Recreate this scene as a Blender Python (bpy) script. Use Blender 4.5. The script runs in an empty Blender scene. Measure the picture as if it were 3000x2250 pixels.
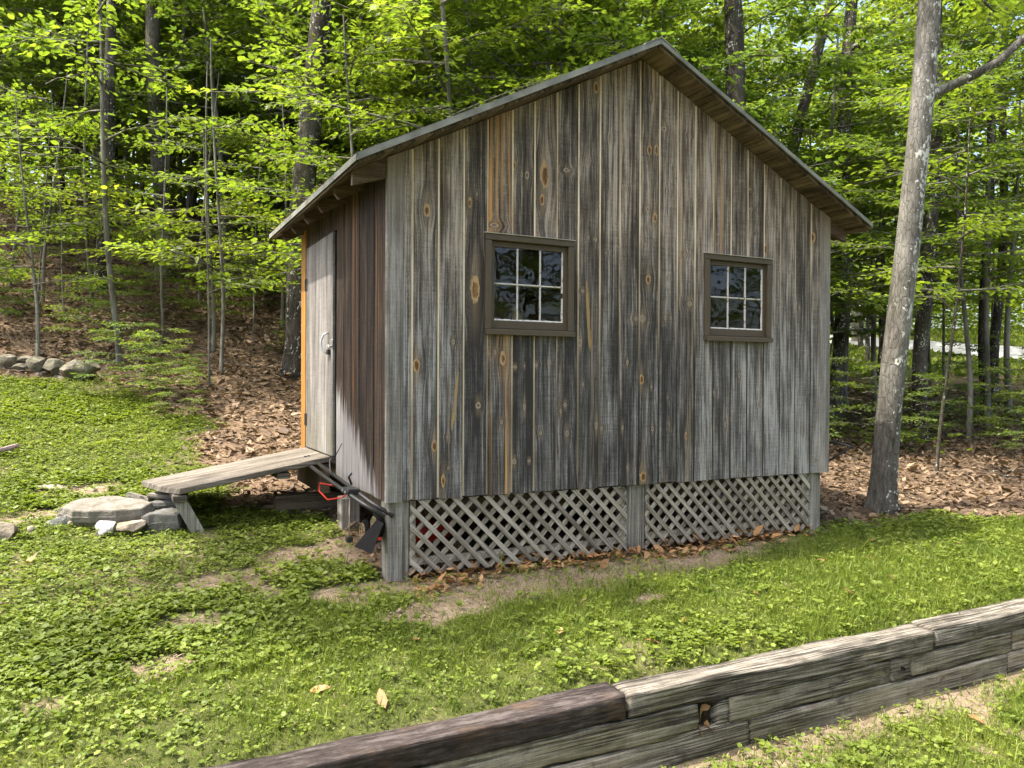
import bpy, bmesh, math, random
import numpy as np
from mathutils import Vector, Matrix, noise as mnoise

# ------------------------------------------------------------------ camera, sky, sun, exposure
scene = bpy.context.scene
C = scene.collection
R = math.radians

cam_d = bpy.data.cameras.new("camera")
cam_d.sensor_width = 36.0
cam_d.lens = 27.57
cam_d.clip_start = 0.05
cam_d.clip_end = 1000.0
cam = bpy.data.objects.new("camera", cam_d)
C.objects.link(cam)
CAM = Vector((-1.4226, -4.4798, 1.228))
_f = Vector((0.4492, 0.8934, -0.0074)).normalized()
_r0 = Vector((0.8934, -0.4492, 0.0)).normalized()
_u0 = _r0.cross(_f)
_roll = 0.0046
_r = _r0 * math.cos(_roll) + _u0 * math.sin(_roll)
_u = _u0 * math.cos(_roll) - _r0 * math.sin(_roll)
M = Matrix((( _r.x, _u.x, -_f.x, CAM.x), (_r.y, _u.y, -_f.y, CAM.y), (_r.z, _u.z, -_f.z, CAM.z), (0, 0, 0, 1)))
cam.matrix_world = M
scene.camera = cam

SUN_EL, SUN_AZ = 63.0, math.atan2(-0.985, 0.16)      # azimuth from +Y towards +X
sun_dir = Vector((math.sin(SUN_AZ) * math.cos(R(SUN_EL)), math.cos(SUN_AZ) * math.cos(R(SUN_EL)), math.sin(R(SUN_EL))))
world = bpy.data.worlds.new("World")
scene.world = world
world.use_nodes = True
wn = world.node_tree
wn.nodes.clear()
sky = wn.nodes.new("ShaderNodeTexSky")
sky.sky_type = 'NISHITA'
sky.sun_disc = False
sky.sun_elevation = R(SUN_EL)
sky.sun_rotation = SUN_AZ
sky.air_density = 0.8
sky.dust_density = 5.0
sky.ozone_density = 0.3
bg = wn.nodes.new("ShaderNodeBackground")
bg.inputs[1].default_value = 0.15
wo = wn.nodes.new("ShaderNodeOutputWorld")
wn.links.new(sky.outputs[0], bg.inputs[0])
wn.links.new(bg.outputs[0], wo.inputs[0])

sun_d = bpy.data.lights.new("sun", 'SUN')
sun_d.energy = 2.5
sun_d.angle = R(1.0)
sun_d.color = (1.0, 0.94, 0.82)
sun = bpy.data.objects.new("sun", sun_d)
C.objects.link(sun)
sun.rotation_euler = sun_dir.to_track_quat('Z', 'Y').to_euler()
sun.location = sun_dir * 40

vs = scene.view_settings
vs.view_transform = 'Standard'
vs.look = 'None'
vs.gamma = 1.0
vs.use_curve_mapping = False
vs.exposure = 2.05
scene.render.engine = 'CYCLES'
cy = scene.cycles
cy.use_denoising = True
cy.max_bounces = 5
cy.diffuse_bounces = 3
cy.glossy_bounces = 3
cy.transmission_bounces = 3
cy.transparent_max_bounces = 8
cy.caustics_reflective = False
cy.caustics_refractive = False
cy.use_adaptive_sampling = True
cy.adaptive_threshold = 0.02

# ------------------------------------------------------------------ small helpers
def mesh(name, V, F, mats=(), smooth=False, mi=None):
    """V (n,3), F list or array of quads/tris"""
    V = np.asarray(V, dtype=np.float32)
    me = bpy.data.meshes.new(name)
    if isinstance(F, np.ndarray):
        k = F.shape[1]
        me.vertices.add(len(V)); me.vertices.foreach_set("co", V.ravel())
        me.loops.add(F.size); me.loops.foreach_set("vertex_index", F.astype(np.int32).ravel())
        me.polygons.add(len(F)); me.polygons.foreach_set("loop_start", np.arange(0, F.size, k, dtype=np.int32))
        try:
            me.polygons.foreach_set("loop_total", np.full(len(F), k, dtype=np.int32))
        except Exception:
            pass
    else:
        me.from_pydata([tuple(map(float, v)) for v in V], [], [tuple(int(i) for i in f) for f in F])
    for m in mats:
        me.materials.append(m)
    if mi is not None:
        me.polygons.foreach_set("material_index", np.asarray(mi, dtype=np.int32))
    me.update(calc_edges=True)
    if smooth:
        me.polygons.foreach_set("use_smooth", np.ones(len(me.polygons), dtype=bool))
    return me

def ob(name, me, parent=None, loc=None, rot=None, scale=None):
    o = bpy.data.objects.new(name, me)
    C.objects.link(o)
    if parent is not None:
        o.parent = parent
    if loc is not None:
        o.location = loc
    if rot is not None:
        o.rotation_euler = rot
    if scale is not None:
        o.scale = scale if hasattr(scale, '__len__') else (scale,) * 3
    return o

def tag(o, label=None, cat=None, group=None, kind=None):
    if label: o["label"] = label
    if cat: o["category"] = cat
    if group: o["group"] = group
    if kind: o["kind"] = kind
    return o

class MB:
    """collects shapes into one mesh"""
    def __init__(s): s.V = []; s.F = []
    def add(s, V, F):
        b = len(s.V); s.V += [tuple(v) for v in V]; s.F += [tuple(i + b for i in f) for f in F]; return s
    def box(s, x0, x1, y0, y1, z0, z1):
        return s.add([(x0, y0, z0), (x1, y0, z0), (x1, y1, z0), (x0, y1, z0), (x0, y0, z1), (x1, y0, z1), (x1, y1, z1), (x0, y1, z1)],
                     [(0, 3, 2, 1), (4, 5, 6, 7), (0, 1, 5, 4), (1, 2, 6, 5), (2, 3, 7, 6), (3, 0, 4, 7)])
    def cbox(s, x0, x1, y0, y1, z0, z1, c=0.003):
        """box with chamfered edges"""
        bm = bmesh.new()
        bmesh.ops.create_cube(bm, size=1.0)
        for v in bm.verts:
            v.co = Vector((x0 + (x1 - x0) * (v.co.x + .5), y0 + (y1 - y0) * (v.co.y + .5), z0 + (z1 - z0) * (v.co.z + .5)))
        bmesh.ops.bevel(bm, geom=bm.edges[:], offset=c, segments=1, affect='EDGES')
        bm.verts.index_update()
        s.add([v.co[:] for v in bm.verts], [[v.index for v in f.verts] for f in bm.faces])
        bm.free(); return s
    def prism(s, poly, axis, a0, a1):
        """extrude a 2-D polygon along axis (0,1,2) from a0 to a1"""
        n = len(poly)
        def p(q, a):
            l = list(q); l.insert(axis, a); return l
        V = [p(q, a0) for q in poly] + [p(q, a1) for q in poly]
        F = [tuple(range(n)), tuple(range(2 * n - 1, n - 1, -1))] + [(i, i + n, (i + 1) % n + n, (i + 1) % n) for i in range(n)]
        return s.add(V, F)
    def tube(s, path, rad, sides=8, caps=True):
        V, F = tube_np(path, rad, sides)
        F = [tuple(f) for f in F]
        n = len(path)
        if caps:
            F += [tuple(range(sides))[::-1], tuple(range((n - 1) * sides, n * sides))]
        return s.add(V, F)
    def build(s, name, mat=None, parent=None, smooth=False, fix=True):
        me = bpy.data.meshes.new(name)
        me.from_pydata([tuple(map(float, v)) for v in s.V], [], s.F)
        if fix:
            bm = bmesh.new(); bm.from_mesh(me)
            bmesh.ops.recalc_face_normals(bm, faces=bm.faces[:])
            bm.to_mesh(me); bm.free()
        if mat is not None: me.materials.append(mat)
        if smooth:
            me.polygons.foreach_set("use_smooth", np.ones(len(me.polygons), dtype=bool))
        return ob(name, me, parent)

def tube_np(path, rad, sides=6):
    P = np.asarray(path, float); n = len(P)
    rad = np.broadcast_to(np.asarray(rad, float), (n,))
    T = np.gradient(P, axis=0); T /= np.linalg.norm(T, axis=1)[:, None] + 1e-9
    ref = np.array([1.0, 0, 0]) if abs(T[0][0]) < .8 else np.array([0, 1.0, 0])
    V = []
    for i in range(n):
        a = ref - T[i] * (ref @ T[i]); a /= np.linalg.norm(a) + 1e-9; ref = a
        b = np.cross(T[i], a)
        for k in range(sides):
            t = 2 * math.pi * k / sides
            V.append(P[i] + rad[i] * (math.cos(t) * a + math.sin(t) * b))
    F = []
    for i in range(n - 1):
        for k in range(sides):
            k2 = (k + 1) % sides
            F.append((i * sides + k, i * sides + k2, (i + 1) * sides + k2, (i + 1) * sides + k))
    return np.array(V), np.array(F, dtype=np.int32)

def sstep(a, b, x):
    t = np.clip((x - a) / (b - a), 0, 1); return t * t * (3 - 2 * t)

# ------------------------------------------------------------------ node maths
class S:
    def __init__(s, nt, o): s.nt = nt; s.o = o
    def m(s, op, *a, clamp=False):
        n = s.nt.nodes.new('ShaderNodeMath'); n.operation = op; n.use_clamp = clamp
        for i, v in enumerate((s,) + a):
            if isinstance(v, S): s.nt.links.new(v.o, n.inputs[i])
            else: n.inputs[i].default_value = float(v)
        return S(s.nt, n.outputs[0])
    def __add__(s, b): return s.m('ADD', b)
    __radd__ = __add__
    def __sub__(s, b): return s.m('SUBTRACT', b)
    def __rsub__(s, b): return (s * -1.0) + b
    def __mul__(s, b): return s.m('MULTIPLY', b)
    __rmul__ = __mul__
    def __truediv__(s, b): return s.m('DIVIDE', b)
    def clamp(s): return s.m('ADD', 0.0, clamp=True)
    def mx(s, b): return s.m('MAXIMUM', b)
    def step(s, a, b):
        n = s.nt.nodes.new('ShaderNodeMapRange'); n.interpolation_type = 'SMOOTHSTEP'
        s.nt.links.new(s.o, n.inputs[0]); n.inputs[1].default_value = a; n.inputs[2].default_value = b
        return S(s.nt, n.outputs[0])

class NT:
    def __init__(s, name):
        s.mat = bpy.data.materials.new(name); s.mat.use_nodes = True
        s.nt = s.mat.node_tree; s.nt.nodes.clear()
        s.out = s.nt.nodes.new('ShaderNodeOutputMaterial')
    def link(s, a, sock):
        if isinstance(a, S): s.nt.links.new(a.o, sock)
        elif isinstance(a, (int, float)): sock.default_value = a
        else: sock.default_value = (tuple(a) + (1,))[:4] if len(sock.default_value) == 4 else a
    def xyz(s, kind='Object'):
        n = s.nt.nodes.new('ShaderNodeTexCoord'); m = s.nt.nodes.new('ShaderNodeSeparateXYZ')
        s.nt.links.new(n.outputs[kind], m.inputs[0])
        return [S(s.nt, o) for o in m.outputs]
    def vec(s, x, y, z):
        n = s.nt.nodes.new('ShaderNodeCombineXYZ')
        for i, v in enumerate((x, y, z)): s.link(v, n.inputs[i])
        return S(s.nt, n.outputs[0])
    def rnd(s):
        n = s.nt.nodes.new('ShaderNodeObjectInfo'); return S(s.nt, n.outputs['Random'])
    def island(s):
        n = s.nt.nodes.new('ShaderNodeNewGeometry'); return S(s.nt, n.outputs['Random Per Island'])
    def attr(s, name):
        n = s.nt.nodes.new('ShaderNodeAttribute'); n.attribute_name = name
        m = s.nt.nodes.new('ShaderNodeSeparateColor'); s.nt.links.new(n.outputs['Color'], m.inputs[0])
        return [S(s.nt, o) for o in m.outputs]
    def noise(s, v, scale=1.0, detail=3.0, rough=.55, dist=0.0):
        n = s.nt.nodes.new('ShaderNodeTexNoise')
        s.link(v, n.inputs['Vector']); n.inputs['Scale'].default_value = scale; n.inputs['Detail'].default_value = detail
        n.inputs['Roughness'].default_value = rough; n.inputs['Distortion'].default_value = dist
        return S(s.nt, n.outputs[0])
    def voro(s, v, scale=1.0, feature='F1'):
        n = s.nt.nodes.new('ShaderNodeTexVoronoi'); n.feature = feature
        s.link(v, n.inputs['Vector']); n.inputs['Scale'].default_value = scale
        return S(s.nt, n.outputs['Distance']), S(s.nt, n.outputs['Color']) if 'Color' in n.outputs else None
    def ramp(s, f, stops):
        n = s.nt.nodes.new('ShaderNodeValToRGB'); e = n.color_ramp.elements
        while len(e) < len(stops): e.new(0.5)
        for i, (p, c) in enumerate(stops):
            e[i].position = p; e[i].color = tuple(c) + (1,)
        s.link(f, n.inputs[0]); return S(s.nt, n.outputs[0])
    def mix(s, f, a, b, mode='MIX'):
        n = s.nt.nodes.new('ShaderNodeMix'); n.data_type = 'RGBA'; n.blend_type = mode
        s.link(f, n.inputs[0]); s.link(a, n.inputs[6]); s.link(b, n.inputs[7])
        return S(s.nt, n.outputs[2])
    def bump(s, h, strength=.4, dist=.01):
        n = s.nt.nodes.new('ShaderNodeBump'); n.inputs['Strength'].default_value = strength; n.inputs['Distance'].default_value = dist
        s.link(h, n.inputs['Height']); return S(s.nt, n.outputs[0])
    def bsdf(s, col, rough=.8, normal=None, spec=.25, metal=0.0, out=True):
        n = s.nt.nodes.new('ShaderNodeBsdfPrincipled')
        s.link(col, n.inputs['Base Color']); s.link(rough, n.inputs['Roughness'])
        n.inputs['Specular IOR Level'].default_value = spec; n.inputs['Metallic'].default_value = metal
        if normal is not None: s.nt.links.new(normal.o, n.inputs['Normal'])
        if out: s.nt.links.new(n.outputs[0], s.out.inputs[0])
        return n

# ------------------------------------------------------------------ materials
def wood(name, uw, dark, mid, light, tan=(.42, .27, .13), tan_amt=.25, fine=170, along=2.6, seed=0.0, knots=(), shade=None,
         bump=.35, rough=.82, tint=None, cracks=0.0, vary=.10):
    """weathered wood. uw(x,y,z) -> (across, along) coordinate sockets. knots: (u, w, ru, rw)"""
    t = NT(name)
    x, y, z = t.xyz()
    u, w = uw(x, y, z)
    rnd = t.rnd()
    off = rnd * 31.7 + seed
    uu = u
    km = None; kd = None; kring = None; kbig = None; tail = None; shapes = []
    for (ku, kw, ru, rw) in knots:
        big = rw > .03
        dx = (u - ku) / ru; dz = (w - kw) / rw
        d2 = dx * dx + dz * dz
        g = (d2 * -0.16).m('EXPONENT')
        uu = uu - (u - ku) * g * .8
        kn_ = t.noise(t.vec(u * 75.0 + ku * 9, off, w * 30.0), 1.0, 3.0, .6) - .5
        d = (d2.m('SQRT') * 1.0 + kn_ * .85)
        mk = (1.0 - d.step(.86, 1.06)) * (1.0 if big else .4 + .55 * ((ku * 91.7 + kw * 57.3) % 1.0))
        hal = (1.0 - (d2 * .6).m('SQRT').step(.7, 2.6))
        core = 1.0 - (d + dz * (.12 if big else 0.0)).step(.5, .74)
        mr = mk * (core * .85 + (d * 8.0 + kn_ * 7.0).m('SINE') * .18).clamp()
        tl = (dx * dx * -.9).m('EXPONENT') * (1.0 - dz.m('ABSOLUTE').step(1.0, 4.5)) * .55
        tail = tl if tail is None else tail.mx(tl)
        shapes.append((mk, kn_, d, big, ku))
        km = mk if km is None else km.mx(mk)
        kd = hal if kd is None else kd.mx(hal)
        kring = mr if kring is None else kring.mx(mr)
        if big: kbig = mk if kbig is None else kbig.mx(mk)
    wob = t.noise(t.vec(u * 5.0, off, w * 1.3), 1.0, 2.0) - .5
    uw2 = uu + wob * .018
    g1 = t.noise(t.vec(uw2 * fine, off, w * along), 1.0, 4.0, .6)
    g2 = t.noise(t.vec(uw2 * 42.0, off + 7.0, w * .9), 1.0, 3.0, .6)
    g3 = t.noise(t.vec(u * 6.0, off + 13.0, w * .8), 1.0, 3.0, .55)
    ring = ((uw2 * 330.0 + t.noise(t.vec(u * 7, off, w * .8), 1.0, 1.0) * 22.0).m('SINE')) * .5 + .5
    blot = t.noise(t.vec(u * 16.0, off + 31.0, w * 3.2), 1.0, 4.0, .65)
    saw = t.noise(t.vec(u * 5.0, off, w * 95.0), 1.0, 2.0, .5)
    fuzz = t.noise(t.vec(u * 260.0, off, w * 60.0), 1.0, 2.0, .6)
    f = .5 + (g1 - .5) * 1.0 + (g2 - .5) * .75 + (ring - .5) * .04 + (g3 - .5) * .75 + (blot - .5) * .6 + (saw - .5) * .14 + (fuzz - .5) * .3 + (rnd - .5) * vary
    if shade is not None:
        f = f + shade(t, x, y, z)
    col = t.ramp(f, [(.27, dark), (.5, mid), (.74, light)])
    tf = (t.noise(t.vec(uw2 * 36.0, off + 3.0, w * .55), 1.0, 3.0, .6) + (rnd - .5) * .12).step(.66 - tan_amt * .35, .80 - tan_amt * .2)
    col = t.mix((tf * min(1.0, .35 + tan_amt)).clamp(), col, tan)
    if tint is not None:
        col = tint(t, col, x, y, z)
    if km is not None:
        col = t.mix((kd * .38).clamp(), col, tuple(v * .75 for v in dark))
        col = t.mix((tail * g1 * 1.1).clamp(), col, tan)
        kc = t.mix(kring, (.38, .31, .23), (.11, .066, .038))
        col = t.mix(km, col, kc)
        if kbig is not None:
            kc2 = t.mix((kring + (g1 - .5) * 2.6 + .1).clamp(), (.43, .285, .135), (.12, .06, .026))
            col = t.mix(kbig, col, kc2)
    h = g1 * .7 + g2 * .5 + ring * .08 + fuzz * .25
    if cracks:
        cr = t.noise(t.vec(uw2 * 55.0, off + 21.0, w * 1.1), 1.0, 2.0, .5)
        cm = 1.0 - (cr - .5).m('ABSOLUTE').step(.004, .03 if cracks < .7 else .05)
        cm = cm * t.noise(t.vec(u * 8, off, w * .8), 1.0).step(*((.45, .6) if cracks < .7 else (.38, .5)))
        col = t.mix((cm * cracks).clamp(), col, (.02, .017, .014))
        h = h - cm * cracks * 1.5
    t.bsdf(col, rough, t.bump(h, bump, .006), .2)
    return t.mat

def plain(name, col, rough=.6, var=.25, scale=30.0, bump=.1, metal=0.0, spec=.3):
    t = NT(name); x, y, z = t.xyz()
    n = t.noise(t.vec(x, y, z), scale, 4.0, .6)
    c = t.mix((n * 1.6 - .3).clamp(), tuple(v * (1 - var) for v in col), tuple(min(1, v * (1 + var)) for v in col))
    t.bsdf(c, rough, t.bump(n, bump, .004), spec, metal)
    return t.mat

XZ = lambda x, y, z: (x, z)
YZ = lambda x, y, z: (y, z)
YX = lambda x, y, z: (y + z * .7, x)
XY = lambda x, y, z: (x + z * .7, y)

def leaf_mat(name, c0, c1, c2, trans=.45, rough=.5, tr_gain=1.9, patch=0.0):
    t = NT(name)
    isl = t.island(); rn = t.rnd()
    f = isl * .75 + rn * .35 - .05
    if patch:
        x, y, z = t.xyz()
        f = f + (t.noise(t.vec(x, y, 0.0), 1.7, 3.0) - .5) * patch + (t.noise(t.vec(x + 40, y, 0.0), 6.0, 2.0) - .5) * patch * .6
    f = f.clamp()
    col = t.ramp(f, [(0.0, c0), (.5, c1), (1.0, c2)])
    b = t.bsdf(col, rough, None, .35, out=False)
    tr = t.nt.nodes.new('ShaderNodeBsdfTranslucent')
    tc = t.mix(1.0, col, (tr_gain, tr_gain * 1.0, tr_gain * .55), 'MULTIPLY')
    t.link(tc, tr.inputs[0])
    mx = t.nt.nodes.new('ShaderNodeMixShader'); mx.inputs[0].default_value = trans
    t.nt.links.new(b.outputs[0], mx.inputs[1]); t.nt.links.new(tr.outputs[0], mx.inputs[2])
    t.nt.links.new(mx.outputs[0], t.out.inputs[0])
    return t.mat

M_leaf_deep = leaf_mat("leaf_deep", (.055, .098, .016), (.092, .145, .021), (.145, .195, .028), .52)
M_leaf_mid = leaf_mat("leaf_mid", (.072, .120, .015), (.120, .175, .020), (.180, .230, .028), .52)
M_leaf_light = leaf_mat("leaf_light", (.105, .155, .016), (.165, .215, .021), (.24, .275, .032), .54)
M_weed = leaf_mat("weed_leaf", (.095, .135, .016), (.150, .200, .026), (.230, .268, .050), .32, .55, 1.9, 1.5)
M_grass = leaf_mat("grass_blade", (.085, .130, .014), (.135, .190, .024), (.215, .25, .048), .35, .5, 1.9, 1.4)
M_dry = leaf_mat("dry_leaf", (.050, .033, .022), (.155, .102, .062), (.40, .29, .19), .12, .7, 1.0)
M_dry_orange = leaf_mat("dry_leaf_orange", (.13, .068, .030), (.32, .175, .07), (.48, .31, .16), .15, .65, 1.0)

def bark(name, c0, c1, c2, lichen=.0, vscale=1.0, plates=True):
    t = NT(name); x, y, z = t.xyz(); rn = t.rnd() * 17.0
    v = t.vec(x * 22.0 * vscale, y * 22.0 * vscale + rn, z * 5.0 * vscale)
    n = t.noise(v, 1.0, 5.0, .65, .6)
    d, _ = t.voro(t.vec(x * 26.0 * vscale + n * 1.6, y * 26.0 * vscale + n * 1.6 + rn, z * 9.0 * vscale), 1.0, 'DISTANCE_TO_EDGE')
    fis = d.step(.0, .10) * .6 + t.noise(t.vec(x * 48 * vscale, y * 48 * vscale + rn, z * 20 * vscale), 1.0, 3.0, .7) * .5
    n2 = t.noise(t.vec(x * 3, y * 3 + rn, z * 1.2), 1.0, 3.0)
    f = n * .62 + fis * .13 + (n2 - .5) * .95 + .1
    col = t.ramp(f, [(.25, c0), (.5, c1), (.78, c2)])
    if lichen > 0:
        l1 = t.noise(t.vec(x * 9, y * 9 + rn, z * 6), 1.0, 2.0)
        l2 = t.noise(t.vec(x * 38, y * 38 + rn, z * 26), 1.0, 3.0, .6)
        lm = (l2 * .75 + l1 * .5 + x.m('MINIMUM', .12) * (1.0 - x.step(.13, .22)) * lichen * .9).step(.715, .77)
        col = t.mix(lm, col, (.52, .53, .47))
    grn = t.noise(t.vec(x * 2 + 5, y * 2 + rn, z * .7), 1.0, 2.0).step(.5, .75) * .35
    col = t.mix(grn, col, (.09, .105, .045))
    t.bsdf(col, .9, t.bump(n * .6 + fis * .45, .8, .02), .15)
    return t.mat
M_bark_grey = bark("bark_grey", (.032, .029, .024), (.105, .098, .084), (.24, .228, .20), 1.1, 1.15)
M_bark_dark = bark("bark_dark", (.02, .017, .013), (.055, .047, .038), (.13, .115, .095), .12)
M_bark_mid = bark("bark_mid", (.028, .024, .018), (.085, .075, .06), (.19, .175, .145), .25)
M_bark_smooth = bark("bark_smooth", (.07, .065, .052), (.155, .145, .12), (.27, .255, .22), .0, .35)
# ------------------------------------------------------------------ terrain
_LY = np.array([-60, -1.55, 0, 1.3, 2.5, 4.5, 6.5, 8.5, 10.5, 13, 16, 20, 26, 40, 150]); _LZ = np.array([-6, -.15, 0, .15, .34, .76, 1.28, 2.15, 3.2, 4.55, 5.5, 5.9, 5.7, 5.0, 4.0])
_SS = np.array([-60, -2, 4, 8, 14, 20, 26, 30, 36, 60, 150]); _SZ = np.array([-4, -.1, .03, .2, .55, 1.0, 1.85, 2.5, 3.4, 4.6, 8])
def _sm(x, X, Z):
    return sum(np.interp(x + d, X, Z) * .2 for d in (-.6, -.3, 0, .3, .6))
def H(x, y):
    """height of the ground"""
    x = np.asarray(x, float); y = np.asarray(y, float)
    yy = np.maximum(y, -1.6)
    L = np.where(yy < 1.0, np.interp(yy, _LY, _LZ), _sm(yy, _LY, _LZ))
    s = .79 * x + .61 * yy
    Rr = np.interp(s, _SS, _SZ)
    Rr = np.where(yy < 0, .1 * yy + Rr * sstep(-1.6, 3, yy), Rr)
    w = sstep(0, 1, (x - .45 * np.maximum(y, 0) - 1.5) / 7)
    h = L * (1 - w) + Rr * w
    h = h + .02 * np.sin(x * 1.3 + y * .7) * np.sin(y * 1.1 - x * .4) * sstep(.3, 2.5, np.abs(y + .3))
    h = h - .045 * sstep(-1.40, -1.54, yy)
    low = -.505 + .02 * (y + 1.7) + .012 * np.sin(x * 2.1) * np.sin(y * 1.7)
    return np.where(y < -1.61, low, h)

def vnoise(x, y, sc=1.0, seed=0):
    """cheap smooth value noise in numpy, 0..1"""
    x = np.asarray(x) * sc + seed * 17.3; y = np.asarray(y) * sc + seed * 9.1
    xi = np.floor(x).astype(np.int64); yi = np.floor(y).astype(np.int64); fx = x - xi; fy = y - yi
    fx = fx * fx * (3 - 2 * fx); fy = fy * fy * (3 - 2 * fy)
    def h(a, b):
        n = (a * 374761393 + b * 668265263 + seed * 1442695) & 0x7fffffff
        n = ((n ^ (n >> 13)) * 1274126177) & 0x7fffffff
        return (n & 0xffff) / 65535.0
    return (h(xi, yi) * (1 - fx) + h(xi + 1, yi) * fx) * (1 - fy) + (h(xi, yi + 1) * (1 - fx) + h(xi + 1, yi + 1) * fx) * fy

BARE = [(-.88, .36, .36, .2), (-.38, .72, .24, .2), (-1.76, 2.44, .34, .18), (-2.02, 1.9, .34, .22), (-.3, -.1, .22, .18), (2.35, -.84, .12, .07),
        (-1.09, -.22, .28, .14), (-1.3, -.65, .2, .1), (-1.72, -.87, .2, .12), (-.1, .75, .2, .55), (-.6, .1, .22, .12), (-2.4, 1.2, .3, .2), (1.3, -.72, .2, .08), (.2, -.5, .3, .16)]
def masks(x, y):
    x = np.asarray(x, float); y = np.asarray(y, float)
    n1 = vnoise(x, y, 2.1, 1) - .5; n2 = vnoise(x, y, 6.5, 2) - .5
    xb = np.interp(y, [1.4, 1.6, 1.9, 3.27, 4.4, 5.2, 5.98, 6.3, 6.7], [-.1, -.55, -.8, -.73, -.73, -1.13, -1.69, -3.5, -60])
    lit = sstep(-.16, .16, x - xb + n1 * .45 + n2 * .25) * sstep(1.25, 1.7, y + n1 * .3)
    yb = np.interp(x, [3.4, 3.66, 4.25, 5.0, 5.64, 8, 14, 40], [.4, .02, .06, .12, -.2, -.5, -.8, -1.0])
    lit = np.maximum(lit, sstep(-.14, .14, y - yb + n1 * .35 + n2 * .2) * (x > 3.4))
    und = ((x > .02) & (x < 3.64) & (y > .02) & (y < 2.5))
    lit = np.where(und, .85, lit)
    s = .79 * x + .61 * y
    w = sstep(0, 1, (x - .45 * np.maximum(y, 0) - 1.5) / 7)
    lit = lit * (1 - sstep(22.5, 24, s + n1) * w)
    yd = np.interp(x, [-.3, .0, .3, 1.7, 2.6, 3.5, 3.9], [0, -.22, -.46, -.45, -.32, -.11, .05])
    dirt = sstep(-.12, .12, y - yd + n1 * .18 + n2 * .16) * sstep(.12, 0, y) * (x > -.3) * (x < 3.9)
    for bx, by, rx, ry in BARE:
        d = np.sqrt(((x - bx) / rx) ** 2 + ((y - by) / ry) ** 2)
        dirt = np.maximum(dirt, sstep(1.0, .45, d + n1 * 1.0 + n2 * 1.0))
    dirt = np.maximum(dirt, sstep(.36, .12, vnoise(x, y, 1.5, 5) + n2 * .5) * .45 * (x < 1) * (y > -1.6))
    low = y < -1.64
    dlow = np.maximum(sstep(-1.98, -1.78, y + n1 * .3) * .8, sstep(.40, .20, vnoise(x, y, 2.6, 7) + n2 * .4))
    dirt = np.where(low, dlow, dirt)
    lit = np.where(low, 0, lit)
    dirt = dirt * (1 - lit)
    return lit, dirt

def axis(fine0, fine1, step, far0, far1, extra=()):
    a = list(np.arange(fine0, fine1, step))
    d = step; v = fine1
    while v < far1: a.append(v); d *= 1.13; v += d
    d = step; v = fine0 - step
    while v > far0: a.append(v); d *= 1.13; v -= d
    a += [far0, far1] + list(extra)
    return np.array(sorted(set(np.round(a, 4))))
gx = axis(-5.5, 7.5, .075, -150, 220)
gy = axis(-3.2, 7.5, .075, -60, 230, (-1.62, -1.60))
gy = gy[(np.abs(gy + 1.61) > .035) | np.isin(gy, [-1.62, -1.60])]
GX, GY = np.meshgrid(gx, gy)
GZ = H(GX, GY)
near = (np.abs(GX) < 9) & (GY > -4) & (GY < 9)
GZ = GZ + np.where(near, (vnoise(GX, GY, 4.0, 11) - .5) * .022 + (vnoise(GX, GY, 11.0, 12) - .5) * .012, 0)
V = np.stack([GX.ravel(), GY.ravel(), GZ.ravel()], 1)
nx, ny = len(gx), len(gy)
ii = (np.arange(ny - 1)[:, None] * nx + np.arange(nx - 1)[None, :]).ravel()
F = np.stack([ii, ii + 1, ii + 1 + nx, ii + nx], 1)
t = NT("ground_soil")
x, y, z = t.xyz()
a = t.attr("mask")
P3 = t.vec(x, y, z)
n_f = t.noise(P3, 38.0, 5.0, .65); n_m = t.noise(P3, 7.0, 4.0, .6); n_l = t.noise(P3, 1.4, 3.0)
dirt_c = t.ramp(n_f * .6 + n_m * .4, [(.3, (.12, .088, .058)), (.5, (.22, .168, .115)), (.72, (.34, .275, .20))])
peb_d, peb_c = t.voro(P3, 55.0)
peb = (1.0 - peb_d.step(.12, .3)) * t.noise(P3, 19.0, 2.0).step(.56, .66)
dirt_c = t.mix(peb, dirt_c, (.46, .43, .38))
lawn_c = t.ramp(n_f * .5 + n_m * .5, [(.3, (.035, .042, .014)), (.55, (.075, .085, .026)), (.75, (.15, .13, .06))])
lit_c = t.ramp(t.noise(P3, 24.0, 5.0, .7) * .7 + n_m * .3, [(.32, (.045, .032, .022)), (.5, (.13, .09, .058)), (.68, (.27, .19, .125))])
col = t.mix(a[1], lawn_c, dirt_c)
col = t.mix(a[0], col, lit_c)
hgt = n_f * .8 + peb * .5 + n_m * .5
t.bsdf(col, .95, t.bump(hgt, .55, .02), .1)
g_me = mesh("ground", V, F, [t.mat], smooth=True)
lit, dirt = masks(V[:, 0], V[:, 1])
ca = g_me.color_attributes.new("mask", 'FLOAT_COLOR', 'POINT')
cc = np.zeros((len(V), 4), dtype=np.float32); cc[:, 0] = lit; cc[:, 1] = dirt; cc[:, 3] = 1
ca.data.foreach_set("color", cc.ravel())
ground = tag(ob("ground", g_me), "sloping ground of lawn, bare earth and brown leaf litter", "ground", kind="structure")

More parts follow.
